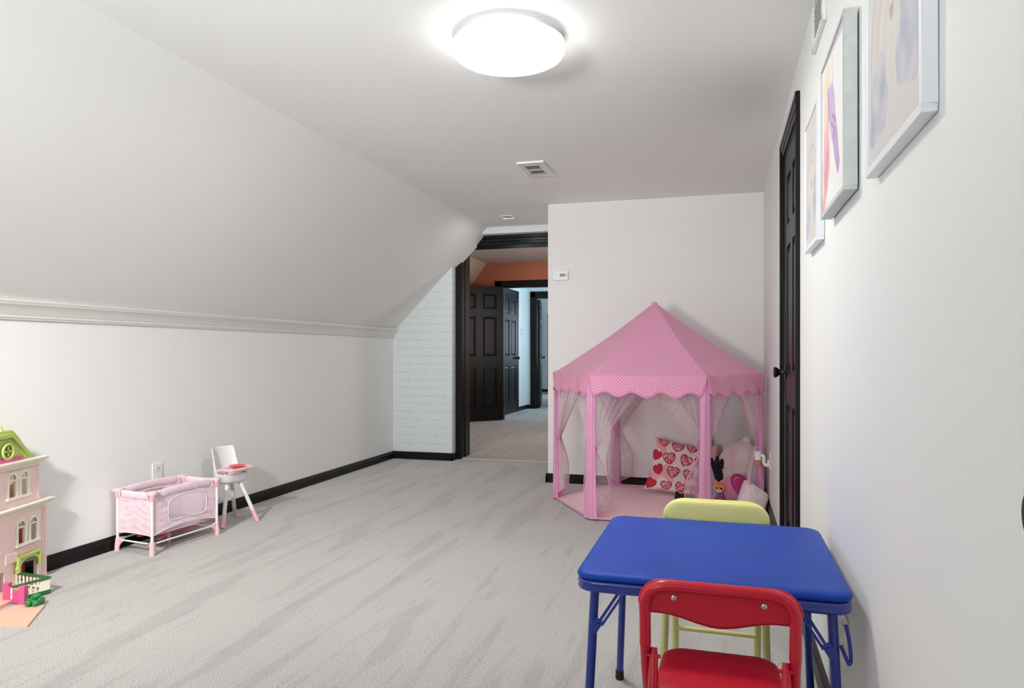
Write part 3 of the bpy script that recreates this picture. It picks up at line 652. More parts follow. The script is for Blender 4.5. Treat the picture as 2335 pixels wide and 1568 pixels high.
# ------------------------------------------------------------------ play tent
TC = (-.392, 4.885); RT = .690; AP = .83    # slightly squashed hexagon
tent = thing('play_tent', 'pink polka dot hexagonal play tent with sheer curtains in the corner', 'tent', (TC[0], TC[1], 0))
def hexp(k, s=1): a_ = radians(240+60*k); return Vector((RT*s*cos(a_), RT*s*sin(a_)*(.575/(RT*.866)), 0))
HP = [hexp(k) for k in range(6)]      # 0 front-left, 1 front-right, 2 right, 3 back-right, 4 back-left, 5 left
ZE = .885; ZA = 1.365
a = MB(); a.loft([[a.bm.verts.new((p.x, p.y, z)) for p in [hexp(k, s) for k in range(6)]] for s, z in ((.97, .004), (1.0, .005), (1.0, .009), (.97, .012))])
fl = a.build('tent_floor', M['pinkmat'], tent)
a = MB()
for k in range(6):
    p, q = HP[k], HP[(k+1) % 6]; a.tube([p+Vector((0, 0, .012)), q+Vector((0, 0, .012))], .007, 8)
a.build('floor_piping', M['pinkcloth'], fl)
# roof: six panels, slightly hollow, one canopy
def roofpt(k, u, v):   # v 0 eave, 1 apex
    p = HP[k].lerp(HP[(k+1) % 6], u); q = p*(1-v)*1.01
    z = ZE+(ZA-ZE)*v-.020*sin(pi*v)-.012*sin(pi*u)*sin(pi*v)*(1-v)+(.006*nz(u*3+k, v*3, 1, k)*(1-v))
    if v > .96: z -= (v-.96)*.25
    return (q.x, q.y, z)
a = MB()
for k in range(6):
    L = (HP[(k+1) % 6]-HP[k]).length; S = .76
    a.grid(lambda u, v: roofpt(k, u, v), 16, 24, uvf=lambda u, v: ((u-.5)*L*(1-v)+10, v*S+10))
canopy = a.build('canopy', M['dots'], tent, angle=25)
a = MB(); a.ell((0, 0, ZA-.008), (.020, .018, .012)); a.build('top_knob', M['pinkcloth'], canopy)
def valpt(k, u, v):    # v 0 at the eave, 1 lower scalloped edge
    p, q = HP[k], HP[(k+1) % 6]; d = (q-p).normalized(); n = Vector((d.y, -d.x, 0))
    sc = .017*cos(2*pi*4*u); drop = (.128-.010+sc*.9)
    e_ = min(u, 1-u); cr = sm(.0, .045, e_); drop = drop*(.72+.28*cr)
    L = (q-p).length; uu = .5+(u-.5)*(1-.035*v)
    P = p.lerp(q, uu)*1.012; out = .004+.020*v*sin(pi*u)**.3+.012*v*nz(u*5, v*1.2, 1, k*3.1)+.005*v*sin(2*pi*4*u+k)
    P = P+n*out; return Vector((P.x, P.y, ZE+.004-drop*v+.004*nz(u*3, 0, 1, k)))
for k in range(6):
    a = MB(); a.grid(lambda u, v: valpt(k, u, v), 64, 8, uvf=lambda u, v: (u*.69+5, 5-v*.13)); vo = a.build('valance', M['dots'], tent, solid=.0015)
    a = MB(); pts = [valpt(k, 0.0, i/6) for i in range(7)]+[valpt(k, i/64, 1) for i in range(1, 65)]+[valpt(k, 1.0, 1-i/6) for i in range(1, 7)]
    a.tube(pts, .0028, 6); a.build('valance_piping', M['piping'], vo)
# pole sleeves
for k in range(6):
    p = HP[k]; n = p.normalized()
    a = MB(); rings = []
    for z, w_ in ((.012, .068), (.06, .058), (.25, .050), (.55, .043), (.875, .043)):
        ring = []
        for i in range(28):
            t = 2*pi*i/28; r = w_*(.62+.10*cos(5*t+k+z*2)); tx = Vector((-n.y, n.x, 0)); rr = r*(1.0 if abs(cos(t)) > .3 else .85)
            ring.append(a.bm.verts.new(p*.985+tx*cos(t)*r*1.15+n*sin(t)*r*.55+Vector((0, 0, z))))
        rings.append(ring)
    a.loft(rings); a.build('pole_sleeve', M['pinkcloth'], tent, angle=70)
# curtains: each side has two, gathered to the poles
def curtain(k, side, zt, seedv):
    p, q = (HP[k], HP[(k+1) % 6]) if side == 0 else (HP[(k+1) % 6], HP[k]); d = (q-p).normalized(); L = (q-p).length
    n = Vector((d.y, -d.x, 0)); n = n if n.dot(p) > 0 else -n
    W_ = L*.49; ZT = .868; zb = .018+.01*(seedv % 3); flare = .085+.03*((seedv*37 % 10)/10)
    def wz(z):
        if z > zt: t = (z-zt)/(ZT-zt); return .016+(W_-.016)*(t**.92)
        t = (zt-z)/(zt-zb); return .016+flare*(sin(pi*min(1, t*1.15)*.62)**1.2)
    def P(u, v):
        # rows: more of them around the tie
        s = v; zfree = ZT-(ZT-zb)*s; z = zfree
        if z > zt: z = z - .0
        w = wz(z); x = .012+w*u
        # edge hangs in a slack curve above the tie
        if z > zt: tt = (z-zt)/(ZT-zt); x -= .020*u*sin(pi*tt)*(1-tt*.4)
        amp = .010*(.35+min(1, w/.16)); fo = amp*sin(2*pi*(5.5*u)+seedv)+.006*sin(2*pi*11*u+seedv*2+z*6)
        zz = z+(.035*sin(4*u+seedv) if s > .97 else 0)*0
        if z < zt: zz = z+u*.05*sm(.0, 1, (zt-z)/(zt-zb))
        return p*.97+d*x+n*(fo*(.4 if abs(z-zt) < .02 else 1)-.004)+Vector((0, 0, zz))
    a = MB(); a.grid(P, 44, 48, uvf=lambda u, v: (u, v)); c = a.build('curtain', M['sheer'], tent, angle=80)
    a = MB(); a.tube([P(1, i/48) for i in range(49)]+[P(1-i/44, 1) for i in range(1, 45)], .0028, 6); a.build('curtain_trim', M['piping'], c)
    a = MB(); z = zt; c0 = p*.97+d*.016; pts = [c0+d*(.020*cos(t))+n*(.016*sin(t))+Vector((0, 0, z)) for t in [2*pi*i/14 for i in range(14)]]
    a.tube(pts, .0035, 6, closed=True); a.build('tie', M['piping'], c)
for k in range(6):
    for s_ in (0, 1): curtain(k, s_, .435+.006*((k*3+s_) % 3), k*2.3+s_*1.1)
a = MB(); p = HP[4].lerp(HP[5], .12); a.box(p.x-.016, p.x+.016, p.y-.02, p.y-.019, .745, .79); a.build('care_label', M['white'], tent, smooth=False)

# ------------------------------------------------------------------ things inside the tent
def heart(x, y): return (x*x+y*y-1)**3-x*x*y**3 < 0
HE = []; rr_ = random.Random(4)
for i in range(4):
    for j in range(4):
        HE.append((-.80+.52*i+rr_.uniform(-.06, .06)+(.22 if j % 2 else 0), -.74+.50*j+rr_.uniform(-.06, .06), rr_.uniform(.17, .205), rr_.uniform(-.5, .5), rr_.choice((0, 1, 1, 2))))
def heartcol(u, v):
    x, y = 2*u-1, 2*v-1; base = (.80, .72, .72)
    if (int((x+9)*26)+int((y+9)*26)) % 2: base = (.76, .63, .64)
    pn = nz(x, y, 2.6, 4)
    if pn > .15: base = (.78, .40, .40)
    elif pn < -.22: base = (.76, .50, .50) if (int((x+y+9)*18) % 3 and int((x-y+9)*18) % 3) else (.82, .76, .76)
    for cx_, cy_, R, an, kind in HE:
        dx, dy = x-cx_, y-cy_; px = (dx*cos(an)+dy*sin(an))/R; py = (-dx*sin(an)+dy*cos(an))/R
        if heart(px, py):
            if not heart(px*1.18, py*1.18-.02): return (.30, .015, .03)
            q = nz(x, y, 30, 6)
            if kind == 0: return (.55, .02, .05)
            if kind == 1: return (.55, .03, .06) if q > -.10 else (.82, .66, .66)
            return (.76, .50, .48) if q > -.05 else (.45, .04, .07)
        if abs(dx+.2) < .05 and abs(dy-.16) < .05 and kind == 2: return (.5, .05, .09)
    return base
def pillow(name, w, h, t, m, colf=None, N=64, parent=None, pin=.10):
    a = MB()
    def f(sg):
        def g(u, v):
            x, y = 2*u-1, 2*v-1; e_ = max(0, (1-x**4))**.5*max(0, (1-y**4))**.5
            wob = .06*nz(x, y, 3, 8)
            return (x*w/2*(1-pin*(1-y*y)*abs(x)**3), sg*t/2*e_*(1+wob), y*h/2*(1-pin*(1-x*x)*abs(y)**3))
        return g
    a.grid(f(-1), N, N, colf=colf); a.grid(f(1), N, N, colf=colf)
    bm = a.bm; bmesh.ops.remove_doubles(bm, verts=bm.verts, dist=1e-5)
    return a.build(name, m, parent, angle=80)
hc = pillow('heart_cushion', .395, .39, .12, M['heartcloth'], heartcol, N=180)
hc.location = (-.262, 5.19, .200); hc.rotation_euler = (radians(-14), radians(11), radians(3))
tag(hc, 'square cushion printed with red hearts inside the pink tent', 'cushion')
bc = pillow('blush_cushion', .30, .32, .10, M['blush']); bc.location = (-.10, 5.32, .185); bc.rotation_euler = (radians(-12), radians(-10), radians(-8))
tag(bc, 'plain blush pink cushion, mostly hidden behind the heart cushion', 'cushion')
# big cream plush with a small round ear
pl = thing('plush_animal', 'large cream plush animal with a round ear in the right of the tent', 'plush toy', (.165, 5.15, .012))
a = MB(); a.ell((0, 0, .200), (.155, .125, .205), Matrix.Rotation(.15, 3, 'Y'), 32, 24, lambda p: p*(1+.05*nz(p.x*9, p.z*9, 1, 2))); a.build('body', M['plushw'], pl, angle=80)
a = MB(); a.ell((.045, -.005, .405), (.030, .022, .027)); a.build('ear', M['plushw'], pl)
cw = pillow('cream_cushion', .19, .20, .12, M['plushw'], pin=.05); cw.location = (.232, 4.79, .080); cw.rotation_euler = (radians(-35), radians(35), radians(20))
tag(cw, 'rounded cream plush cushion at the tent floor by the right pole', 'cushion')
# pink pouch with a magenta lined opening
po = thing('plush_slipper', 'pink plush slipper with magenta lined opening lying in the tent', 'slipper', (.115, 4.925, .012))
ax = smoothpath([(-.105, .02, .050), (-.075, .02, .058), (-.03, .0, .085), (.025, -.030, .120), (.058, -.070, .142)], 5)
a = MB(); n_ = len(ax); rings = []
for i, p in enumerate(ax):
    t = i/(n_-1); T = (ax[min(i+1, n_-1)]-ax[max(i-1, 0)]).normalized(); r = .010+.073*sin(pi*.5*min(1, t*1.6+.05))**.8
    x = T.cross(Vector((0, 1, .2))).normalized(); y = T.cross(x); rings.append([a.bm.verts.new(p+x*cos(2*pi*j/28)*r*1.12+y*sin(2*pi*j/28)*r*.75) for j in range(28)])
a.loft(rings, True); a.build('sleeve', M['plushp'], po, angle=80)
T = (ax[-1]-ax[-3]).normalized(); x = T.cross(Vector((0, 1, .2))).normalized(); y = T.cross(x)
a = MB(); a.tube([ax[-1]+x*cos(2*pi*j/32)*.088+y*sin(2*pi*j/32)*.058 for j in range(32)], .010, 10, closed=True); a.build('rim', M['plushm'], po)
a = MB(); rings = []
for s_, d_ in ((.062, .002), (.060, .014), (.048, .018), (.022, .010), (.002, .006)): rings.append([a.bm.verts.new(ax[-1]+T*d_+x*cos(2*pi*j/28)*s_*1.05+y*sin(2*pi*j/28)*s_*.66) for j in range(28)])
a.loft(rings); a.build('lining', M['plushm'], po)
# dark plush shapes
nb = thing('dark_plush', 'dark navy plush toy with pointed ears behind the orange cat plush', 'plush toy', (.004, 5.075, .012))
a = MB(); a.ell((0, 0, .13), (.055, .050, .132), fn=lambda p: p*(1+.06*nz(p.x*14, p.z*14, 1, 5))); a.build('body', M['navy'], nb)
for x_, h_ in ((-.022, .045), (.010, .060), (.038, .040)):
    a = MB(); a.tube([(x_, 0, .22), (x_*1.1, .0, .24+h_*.4), (x_*1.15, 0, .245+h_)], [.022, .018, .006], 12); a.build('ear', M['navy'], nb)
b2 = thing('black_plush', 'small black plush toy lying at the front of the heart cushion', 'plush toy', (-.195, 4.96, .012), .2)
a = MB(); a.ell((0, 0, .028), (.070, .035, .029), fn=lambda p: p*(1+.08*nz(p.x*20, p.z*20, 1, 5))); a.build('body', M['navy'], b2)
for s_ in (-1, 1):
    a = MB(); a.ell((-.050, s_*.02, .050), (.014, .010, .016)); a.build('ear', M['navy'], b2)
pb = MB(); pb.ell((0, 0, 0), (.028, .024, .022), fn=lambda p: p*(1+.1*nz(p.x*30, p.z*30, 1, 5))); pb = pb.build('purple_ball', M['plushp']); pb.location = (-.105, 5.02, .036)
tag(pb, 'small purple-pink soft ball between the heart cushion and black plush', 'toy')
# orange cat plush
ct = thing('cat_plush', 'small orange cat plush toy with big eye and blue bow', 'plush toy', (.038, 4.885, .030), radians(-20))
a = MB(); a.ell((0, 0, .042), (.030, .026, .040)); cb = a.build('body', mat('patterned_pink_cloth', (.62, .10, .18), .8, bump=.5, bscale=200, var=.5, vscale=60), ct)
a = MB(); a.ell((0, 0, .102), (.044, .038, .040)); hd = a.build('head', M['orangep'], ct)
for s_ in (-1, 1):
    a = MB(); a.tube([(s_*.026, 0, .128), (s_*.032, 0, .142), (s_*.036, 0, .154)], [.014, .010, .003], 12); a.build('ear', M['orangep'], hd)
    a = MB(); a.ell((s_*.018, -.033, .106), (.012, .006, .013)); a.build('eye', M['eyew'], hd)
    a = MB(); a.ell((s_*.017, -.038, .106), (.008, .004, .009)); a.build('pupil', M['dark'], hd)
    a = MB(); a.ell((s_*.016, -.008, .010), (.016, .022, .012)); a.build('foot', M['orangep'], ct)
a = MB(); a.ell((0, -.032, .088), (.020, .010, .013)); a.build('muzzle', M['creamp'], hd)
a = MB(); a.ell((0, -.042, .093), (.004, .003, .003)); a.build('nose', M['dark'], hd)
a = MB()
for s_ in (-1, 1): a.ell((s_*.012, -.028, .058), (.013, .006, .011))
a.ell((0, -.031, .058), (.005, .006, .006)); a.build('bow', M['bluep'], ct)

# ------------------------------------------------------------------ doll playpen
cA, cB, cC, cD = Vector((-2.972, 2.972, 0)), Vector((-2.722, 2.938, 0)), Vector((-2.690, 3.385, 0)), Vector((-2.950, 3.420, 0))
cen = (cA+cB+cC+cD)/4
cr = thing('doll_playpen', 'pink doll playpen with mesh side window standing by the left wall', 'doll furniture', cen)
Cn = [p-cen for p in (cA, cB, cC, cD)]; HT = .318
for p in Cn:
    q = p*.99
    a = MB(); a.tube([(q.x, q.y, .055), (q.x, q.y, HT-.02)], .0075, 14); a.build('post', M['dollw'], cr)
    n = Vector((p.x, p.y, 0)).normalized()
    a = MB(); a.tube([(p.x*1.0, p.y*1.0, 0), (p.x*1.0, p.y*1.0, .03), (q.x, q.y, .066)], [.013, .012, .010], 14); f_ = a.build('foot', M['dollp'], cr)
    a = MB()
    for o in Cn:
        if (o-p).length > .5 or o is p: continue
    a.build('x', M['dollp'], cr) if False else a.bm.free()
for i in range(4):       # rails between the feet with flared brackets
    p, q = Cn[i]*.99, Cn[(i+1) % 4]*.99; d = (q-p).normalized(); zr = .058
    a = MB(); a.tube([p+d*.03+Vector((0, 0, zr)), q-d*.03+Vector((0, 0, zr))], .0045, 10); a.build('lower_rail', M['dollw'], cr)
    for s_, e_ in ((p, d), (q, -d)):
        nn = Vector((d.y, -d.x, 0)); a = MB()
        kk = .45 if (s_-Cn[1]*.99).length < .01 else .9; prof2 = [(x*kk, z) for x, z in [(0, .01), (.010, .012), (.016, .026), (.030, .042), (.046, .050), (.046, .064), (.012, .070), (.0, .078)]]
        a.prism(prof2, lambda x, z: s_+e_*x+nn*.004+Vector((0, 0, z)), lambda x, z: s_+e_*x-nn*.004+Vector((0, 0, z))); a.build('foot_bracket', M['dollp'], cr, bevel=.002)
def topz(i, u):           # top edges of the long sides bow upwards slightly
    return HT+(.012*sin(pi*u) if i in (1, 3) else -.004*sin(pi*u))
def botz(i, u): return .096+(.030*sin(pi*u)**.9 if i in (1, 3) else .006*sin(pi*u))
for i in range(4):
    p, q = Cn[i]*.975, Cn[(i+1) % 4]*.975; d = (q-p).normalized(); nn = Vector((d.y, -d.x, 0)); L = (q-p).length
    def P(u, v, o=0):
        z0, z1 = botz(i, u), topz(i, u)-.006; return p.lerp(q, u)+nn*(o+.0011*sin(v*37+u*5+2*sin(u*9))*(1-abs(2*u-1)**4)+.002*nz(u*6, v*9, 1, i))+Vector((0, 0, z0+(z1-z0)*v))
    a = MB(); nu, nv = 48, 30
    win = lambda u, v: i in (1, 3) and (((u-.53)/.30)**4+((v-.44)/.31)**4) < 1
    V = [[a.bm.verts.new(P(x/nu, y/nv)) for x in range(nu+1)] for y in range(nv+1)]
    for y in range(nv):
        for x in range(nu):
            if not win((x+.5)/nu, (y+.5)/nv): a.bm.faces.new((V[y][x], V[y][x+1], V[y+1][x+1], V[y+1][x]))
    sp = a.build('side_panel', M['dollf'], cr, angle=80, solid=.002)
    if i in (1, 3):
        a = MB(); a.grid(lambda u, v: P(.21+.64*u, .11+.66*v, .0005), 10, 10); a.build('mesh_window', M['dollmesh'], cr)
        a = MB(); a.tube([P(.53+.305*math.copysign(abs(cos(t))**.5, cos(t)), .44+.315*math.copysign(abs(sin(t))**.5, sin(t)), .002) for t in [2*pi*k/48 for k in range(48)]], .0022, 6, closed=True); a.build('window_binding', M['dollw'], sp)
    a = MB(); a.tube([P(k/24, 0) for k in range(25)], .003, 8); a.build('hem', M['dollw'], sp)
    # padded top rail
    a = MB(); a.tube([p.lerp(q, .10+.80*k/20)+Vector((0, 0, topz(i, .1+.8*k/20)-.020)) for k in range(21)], [.012]+[.021+.0015*sin(k*2.1) for k in range(19)]+[.012], 14, sq=.42); a.build('top_rail', M['dollf'], cr)
    # white rims where the padding ends
    for u_ in (.09, .91):
        c_ = p.lerp(q, u_)+Vector((0, 0, topz(i, u_)-.022)); a = MB()
        a.tube([c_+nn*(.010*cos(t))+Vector((0, 0, .022*sin(t))) for t in [2*pi*k/16 for k in range(16)]], .0025, 6, closed=True); a.build('rail_end', M['dollw'], cr)
for p in Cn:              # top corner joints
    q = p*.98; n = Vector((p.x, p.y, 0)).normalized()
    others = sorted([(o-p).length for o in Cn])[1:3]
    a = MB(); a.loft([[a.bm.verts.new(q+Vector((x, y, z))) for x, y in rrect(w, w, w*.35, 4)] for w, z in ((.016, HT-.050), (.026, HT-.030), (.046, HT-.012), (.050, HT-.002), (.046, HT+.004))])
    co = a.build('corner_joint', M['dollp'], cr)
    for dx, dy in ((0, -1), (1, 0)):
        a = MB(); a.cyl(q+Vector((dx*.020, dy*.020, HT-.014)), q+Vector((dx*.027, dy*.027, HT-.014)), .003, seg=8); a.build('rivet', M['screw'], co)


a = MB(); a.lathe([(.03, 0), (.034, .004), (.03, .010), (.001, .012)], (0, 0, .058), seg=20)
for p in Cn: a.bar(Vector((0, 0, .062)), p*.62+Vector((0, 0, .060)), .018, .008)
a.build('centre_joint', M['coral'], cr, smooth=False)
a = MB(); a.tube([(0, 0, .0), (0, 0, .06)], [.010, .009], 14); a.build('centre_foot', M['dollp'], cr)
a = MB(); a.grid(lambda u, v: (Cn[0]*.9).lerp(Cn[1]*.9, u).lerp((Cn[3]*.9).lerp(Cn[2]*.9, u), v)+Vector((0, 0, .095)), 4, 4); a.build('base_sheet', M['dollf'], cr, solid=.004)

# ------------------------------------------------------------------ doll high chair
hp = [Vector((-2.758, 3.520, 0)), Vector((-2.672, 3.728, 0)), Vector((-2.880, 3.790, 0)), Vector((-2.955, 3.585, 0))]
hcn = sum(hp, Vector())/4
hch = thing('doll_high_chair', 'white and pink doll high chair behind the pink playpen', 'doll furniture', hcn)
HL = [p-hcn for p in hp]
for p in HL:
    top = Vector((p.x*.30, p.y*.30, .270)); mid_ = p.lerp(top, .26/1.0); 
    a = MB(); a.tube([mid_, p.lerp(top, .88), p.lerp(top, .885), p.lerp(top, 1)], [.0115, .0115, .0145, .0145], 16); l = a.build('leg', M['white'], hch)
    a = MB(); a.tube([p+Vector((0, 0, 0.001)), p.lerp(top, .265)], [.0125, .012], 16); a.build('leg_tip', M['coralp'], l)
hdx = Vector((.985, -.17, 0)).normalized(); hdy = Vector((-hdx.y, hdx.x, 0))
hq = lambda f, s, z: hdx*f+hdy*s+Vector((0, 0, z))
# seat shell: bucket seat and high curved back
a = MB()
def shell(u, v):
    th = pi*(u-.5)*1.0; b_ = v
    z = .268+.035*0+(.182)*b_; rad = .066; f_ = -.020-rad*.75*cos(th); s = .084*sin(th)
    if abs(u-.5) > .28: pass
    top = 1-.0*abs(u-.5); drop = sm(.36, .5, abs(u-.5))
    z = .268+(.185*(1-.72*drop*1.0))*b_
    return hq(f_+.030*drop*.8+.018*(1-b_)*0-.018*b_, s*(1+.04*b_), z)
a.grid(shell, 32, 16); a.build('backrest', M['white'], hch, solid=.005, angle=80)
a = MB(); a.loft([[a.bm.verts.new(hq(x+.012, y, z)) for x, y in rrect(.135-2*i, .168-2*i, .035, 6)] for i, z in ((.034, .242), (.014, .246), (.003, .260), (0, .300), (.004, .301), (.012, .280))]); a.build('seat', M['white'], hch, angle=70)
a = MB(); a.loft([[a.bm.verts.new(hq(x+.060, y, z)) for x, y in rrect(.105-2*i, .190-2*i, .022, 6)] for i, z in ((.006, .318), (.001, .320), (0, .336), (.003, .338), (.008, .331))])
for s in (-.072, .072): a.bar(hq(.030, s, .322), hq(-.030, s, .322), .016, .014)
a.build('tray', M['coralp'], hch, angle=70)
for s in (-.066, .066):
    a = MB(); a.bar(hq(.035, s, .274), hq(.045, s, .322), .012, .012); a.build('tray_arm', M['white'], hch)
dp = thing('toy_plate', 'coral red toy plate on the tray of the doll high chair', 'toy plate', hcn+hq(.062, 0, .3385))
a = MB(); a.lathe([(.001, 0), (.030, 0), (.046, .008), (.048, .011), (.044, .010), (.030, .004), (.001, .004)], seg=36); a.build('plate', M['coral'], dp)
a = MB(); a.bar((-.006, -.04, .009), (-.004, .04, .009), .003, .006); a.bar((0, -.004, .009), (.04, .004, .009), .003, .006); a.build('dividers', M['coral'], dp)
a = MB(); a.ell((-.020, -.012, .008), (.011, .009, .004)); a.ell((-.014, .016, .008), (.008, .009, .004)); a.build('food_print', mat('toy_yellow', (.85, .45, .15), .5), dp)

# ------------------------------------------------------------------ dollhouse (only its right wing is in the frame)
OD = Vector((-2.955, 2.548, 0)); dh = thing('dollhouse', 'tall pink dollhouse with cream cornices and lime roof at the left edge', 'dollhouse', OD, math.atan2(Fv.y, Fv.x))
# local x along the facade (far end at 0, towards the viewer negative), local -y is outwards (to the room)
def Q(s, n, z): return Vector((s, -n, z))
def dbox(a, s0_, s1_, n0, n1, z0, z1): a.box(s0_, s1_, -n1, -n0, z0, z1)
def wallholes(a, s0_, s1_, z0, z1, holes, n0, n1):
    xs = sorted({s0_, s1_, *[h[0] for h in holes], *[h[1] for h in holes]}); zs = sorted({z0, z1, *[h[2] for h in holes], *[h[3] for h in holes]})
    for i in range(len(xs)-1):
        for j in range(len(zs)-1):
            cx_, cz_ = (xs[i]+xs[i+1])/2, (zs[j]+zs[j+1])/2
            if any(h[0] < cx_ < h[1] and h[2] < cz_ < h[3] for h in holes): continue
            dbox(a, xs[i], xs[i+1], n0, n1, zs[j], zs[j+1])
W2 = [(-.187, -.141, .190, .288), (-.107, -.063, .190, .288)]; W3 = [(-.243, -.196, .402, .500), (-.168, -.121, .402, .500)]
W2b = [(-.36, -.314, .190, .288), (-.46, -.414, .19, .288)]; W3b = [(-.36, -.314, .402, .5), (-.46, -.414, .402, .5)]
DOOR = (-.190, -.068, .012, .118)
a = MB(); wallholes(a, -.50, 0, .0, .345, W2+W2b+[DOOR, (-.305, -.275, .02, .10)], -.010, 0)
dbox(a, -.010, .004, -.014, .004, 0, .335); dbox(a, -.023, -.014, 0, .004, 0, .335)
for z in (.145, .155, .166): dbox(a, -.20, -.012, 0, .003, z, z+.005)
wallholes(a, -.50, -.235, 0, .345, [(h[0]-.012, h[1]+.012, h[2]-.012, h[3]+.014) for h in W2b]+[(-.305, -.275, .02, .10)], 0, .008); dbox(a, -.27, -.20, 0, .012, .125, .165)
a.build('lower_facade', M['dhpink'], dh, smooth=False, bevel=.001)
a = MB(); wallholes(a, -.50, -.046, .345, .535, W3+W3b, -.010, 0); dbox(a, -.058, -.044, -.012, .004, .345, .53)
a.build('upper_facade', M['dhpink'], dh, smooth=False, bevel=.001)
def cornice(name, s1_, z, out=.030):
    pr = [(0, 0), (.006, 0), (.010, .006), (.014, .012), (.024, .018), (out, .024), (out, .028), (0, .028)]
    a = MB(); a.loft([[a.bm.verts.new(Q(-.50, n, z+h)) for n, h in pr], [a.bm.verts.new(Q(s1_+out, n, z+h)) for n, h in pr]])
    for k in range(int((s1_+.50)/.010)): dbox(a, -.50+k*.010, -.50+k*.010+.006, 0, .013, z-.004, z+.004)
    dbox(a, s1_, s1_+.012, -.014, .01, z-.004, z+.02)
    return a.build(name, M['dhcream'], dh, angle=25)
cornice('lower_cornice', 0, .330); cornice('upper_cornice', -.046, .526)
def window(s0_, s1_, z0, z1):
    cx_ = (s0_+s1_)/2; w = s1_-s0_; a = MB(); r = w/2+.006; zc_ = z1-w/2
    for q in ((s0_-.009, s0_+.002), (s1_-.002, s1_+.009)): dbox(a, q[0], q[1], -.004, .006, z0, zc_)
    dbox(a, s0_, s1_, -.004, .004, zc_-.006, zc_); dbox(a, cx_-.0015, cx_+.0015, -.004, .003, zc_, z1); dbox(a, s0_-.014, s1_+.014, -.004, .012, z0-.010, z0)
    for (ri, ro, n1) in ((w/2, w/2+.009, .006), (w/2+.009, w/2+.013, .010)):
        prev = None
        for k in range(13):
            t = pi*k/12; c, s = cos(t), sin(t)
            ring = [a.bm.verts.new(Q(cx_+ri*c, -.004, zc_+ri*s)), a.bm.verts.new(Q(cx_+ro*c, -.004, zc_+ro*s)), a.bm.verts.new(Q(cx_+ro*c, n1, zc_+ro*s)), a.bm.verts.new(Q(cx_+ri*c, n1, zc_+ri*s))]
            if prev: a.loft([prev, ring], cap=(k in (1, 12)))
            prev = ring
    for sg in (-1, 1):   # spandrels closing the square corners of the opening
        pts = [(cx_+sg*w/2, z1+.002)]+[(cx_+sg*w/2*cos(t), zc_+w/2*sin(t)) for t in [pi/2*k/6 for k in range(6, -1, -1)]]
        a.prism(pts, lambda x, z: Q(x, -.008, z), lambda x, z: Q(x, .001, z))
    a.bm.faces.ensure_lookup_table()
    return a.build('window_frame', M['dhcream'], dh, smooth=False)
for w_ in W2+W3+W2b+W3b: window(*w_)
# floors and partitions inside
a = MB()
for z in (.0, .16, .345): dbox(a, -.50, -.01, -.065 if z else -.05, -.010, z, z+.006)
a.build('inner_floors', M['dhcream'], dh, smooth=False)
a = MB(); dbox(a, -.152, -.088, -.034, -.030, .17, .32); dbox(a, -.50, -.20, -.06, -.055, .17, .34); dbox(a, -.50, -.205, -.06, -.055, .352, .52); a.build('inner_panel', M['dhorange'], dh, smooth=False)
a = MB(); dbox(a, -.30, -.070, -.05, -.046, .006, .155); a.build('inner_panel', M['dhred'], dh, smooth=False)
a = MB(); dbox(a, -.205, -.150, -.035, -.030, .35, .45); a.build('inner_panel', M['dhpeach'], dh, smooth=False)
# doorway hood and posts
a = MB(); r0_ = None
for k in range(17):
    t = pi*k/16; cx_ = -.129; ri, ro = .061, .080; zz = .085
    ring = [a.bm.verts.new(Q(cx_+r_2*cos(t), n_, zz+r_2*.62*sin(t))) for r_2, n_ in ((ri, 0), (ro, 0), (ro, .018), (ri, .018))]
    if r0_: a.loft([r0_, ring], cap=(k in (1, 16)))
    r0_ = ring
for s in (-.205, -.068): dbox(a, s, s+.015, 0, .022, .072, .130)
dbox(a, -.205, -.053, 0, .020, .128, .140)
a.build('door_hood', M['dhgreen'], dh, smooth=False, bevel=.0015)
a = MB(); dbox(a, -.068, -.056, 0, .008, .0, .085); dbox(a, -.202, -.190, 0, .008, .0, .085); a.build('door_post', M['dhcream'], dh, smooth=False)
# gable roof
a = MB(); s0_, s1_, zt_ = -.50, -.075, .556
pts = [(-.075, zt_), (-.060, zt_), (-.060, zt_+.012), (-.095, zt_+.016), (-.165, .655), (-.205, .690), (-.36, .690), (-.42, .64), (-.50, zt_)]
wr = []
a.prism(pts, lambda x, z: Q(x, -.045, z), lambda x, z: Q(x, -.006, z)); a.build('roof', M['dhgreen'], dh, smooth=False, bevel=.002)
a = MB(); pts = [(-.110, zt_+.012), (-.100, zt_+.012), (-.215, .675), (-.34, .675), (-.42, zt_+.012), (-.41, zt_+.012), (-.335, .66), (-.22, .66)]
a.prism(pts, lambda x, z: Q(x, -.006, z), lambda x, z: Q(x, .008, z)); a.build('gable_trim', M['dhgreen'], dh, smooth=False)
a = MB(); dbox(a, -.42, -.150, -.006, .003, zt_, zt_+.014); a.build('gable_band', M['dhmag'], dh, smooth=False)
a = MB(); c_ = Q(-.245, 0, .602); a.tube([c_+Vector((.031*cos(t), -.002, .031*sin(t))) for t in [2*pi*k/28 for k in range(28)]], .006, 8, closed=True)
for k in range(4):
    t = pi/2*k+pi/4*0; a.ell(c_+Vector((.013*cos(t), -.003, .013*sin(t))), (.010 if k % 2 == 0 else .005, .003, .010 if k % 2 else .005))
a.build('round_window', M['dhgreen'], dh)
a = MB(); a.lathe([(.026, 0), (.026, .001), (.001, .001)], c_+Vector((0, .004, 0)), (0, -1, 0), 24); a.build('round_pane', mat('olive_plastic', (.30, .32, .08), .5), dh)
a = MB(); a.tube([Q(-.26, -.02, .69), Q(-.26, -.02, .715)], [.012, .003], 10); a.build('finial', M['dhgreen'], dh)
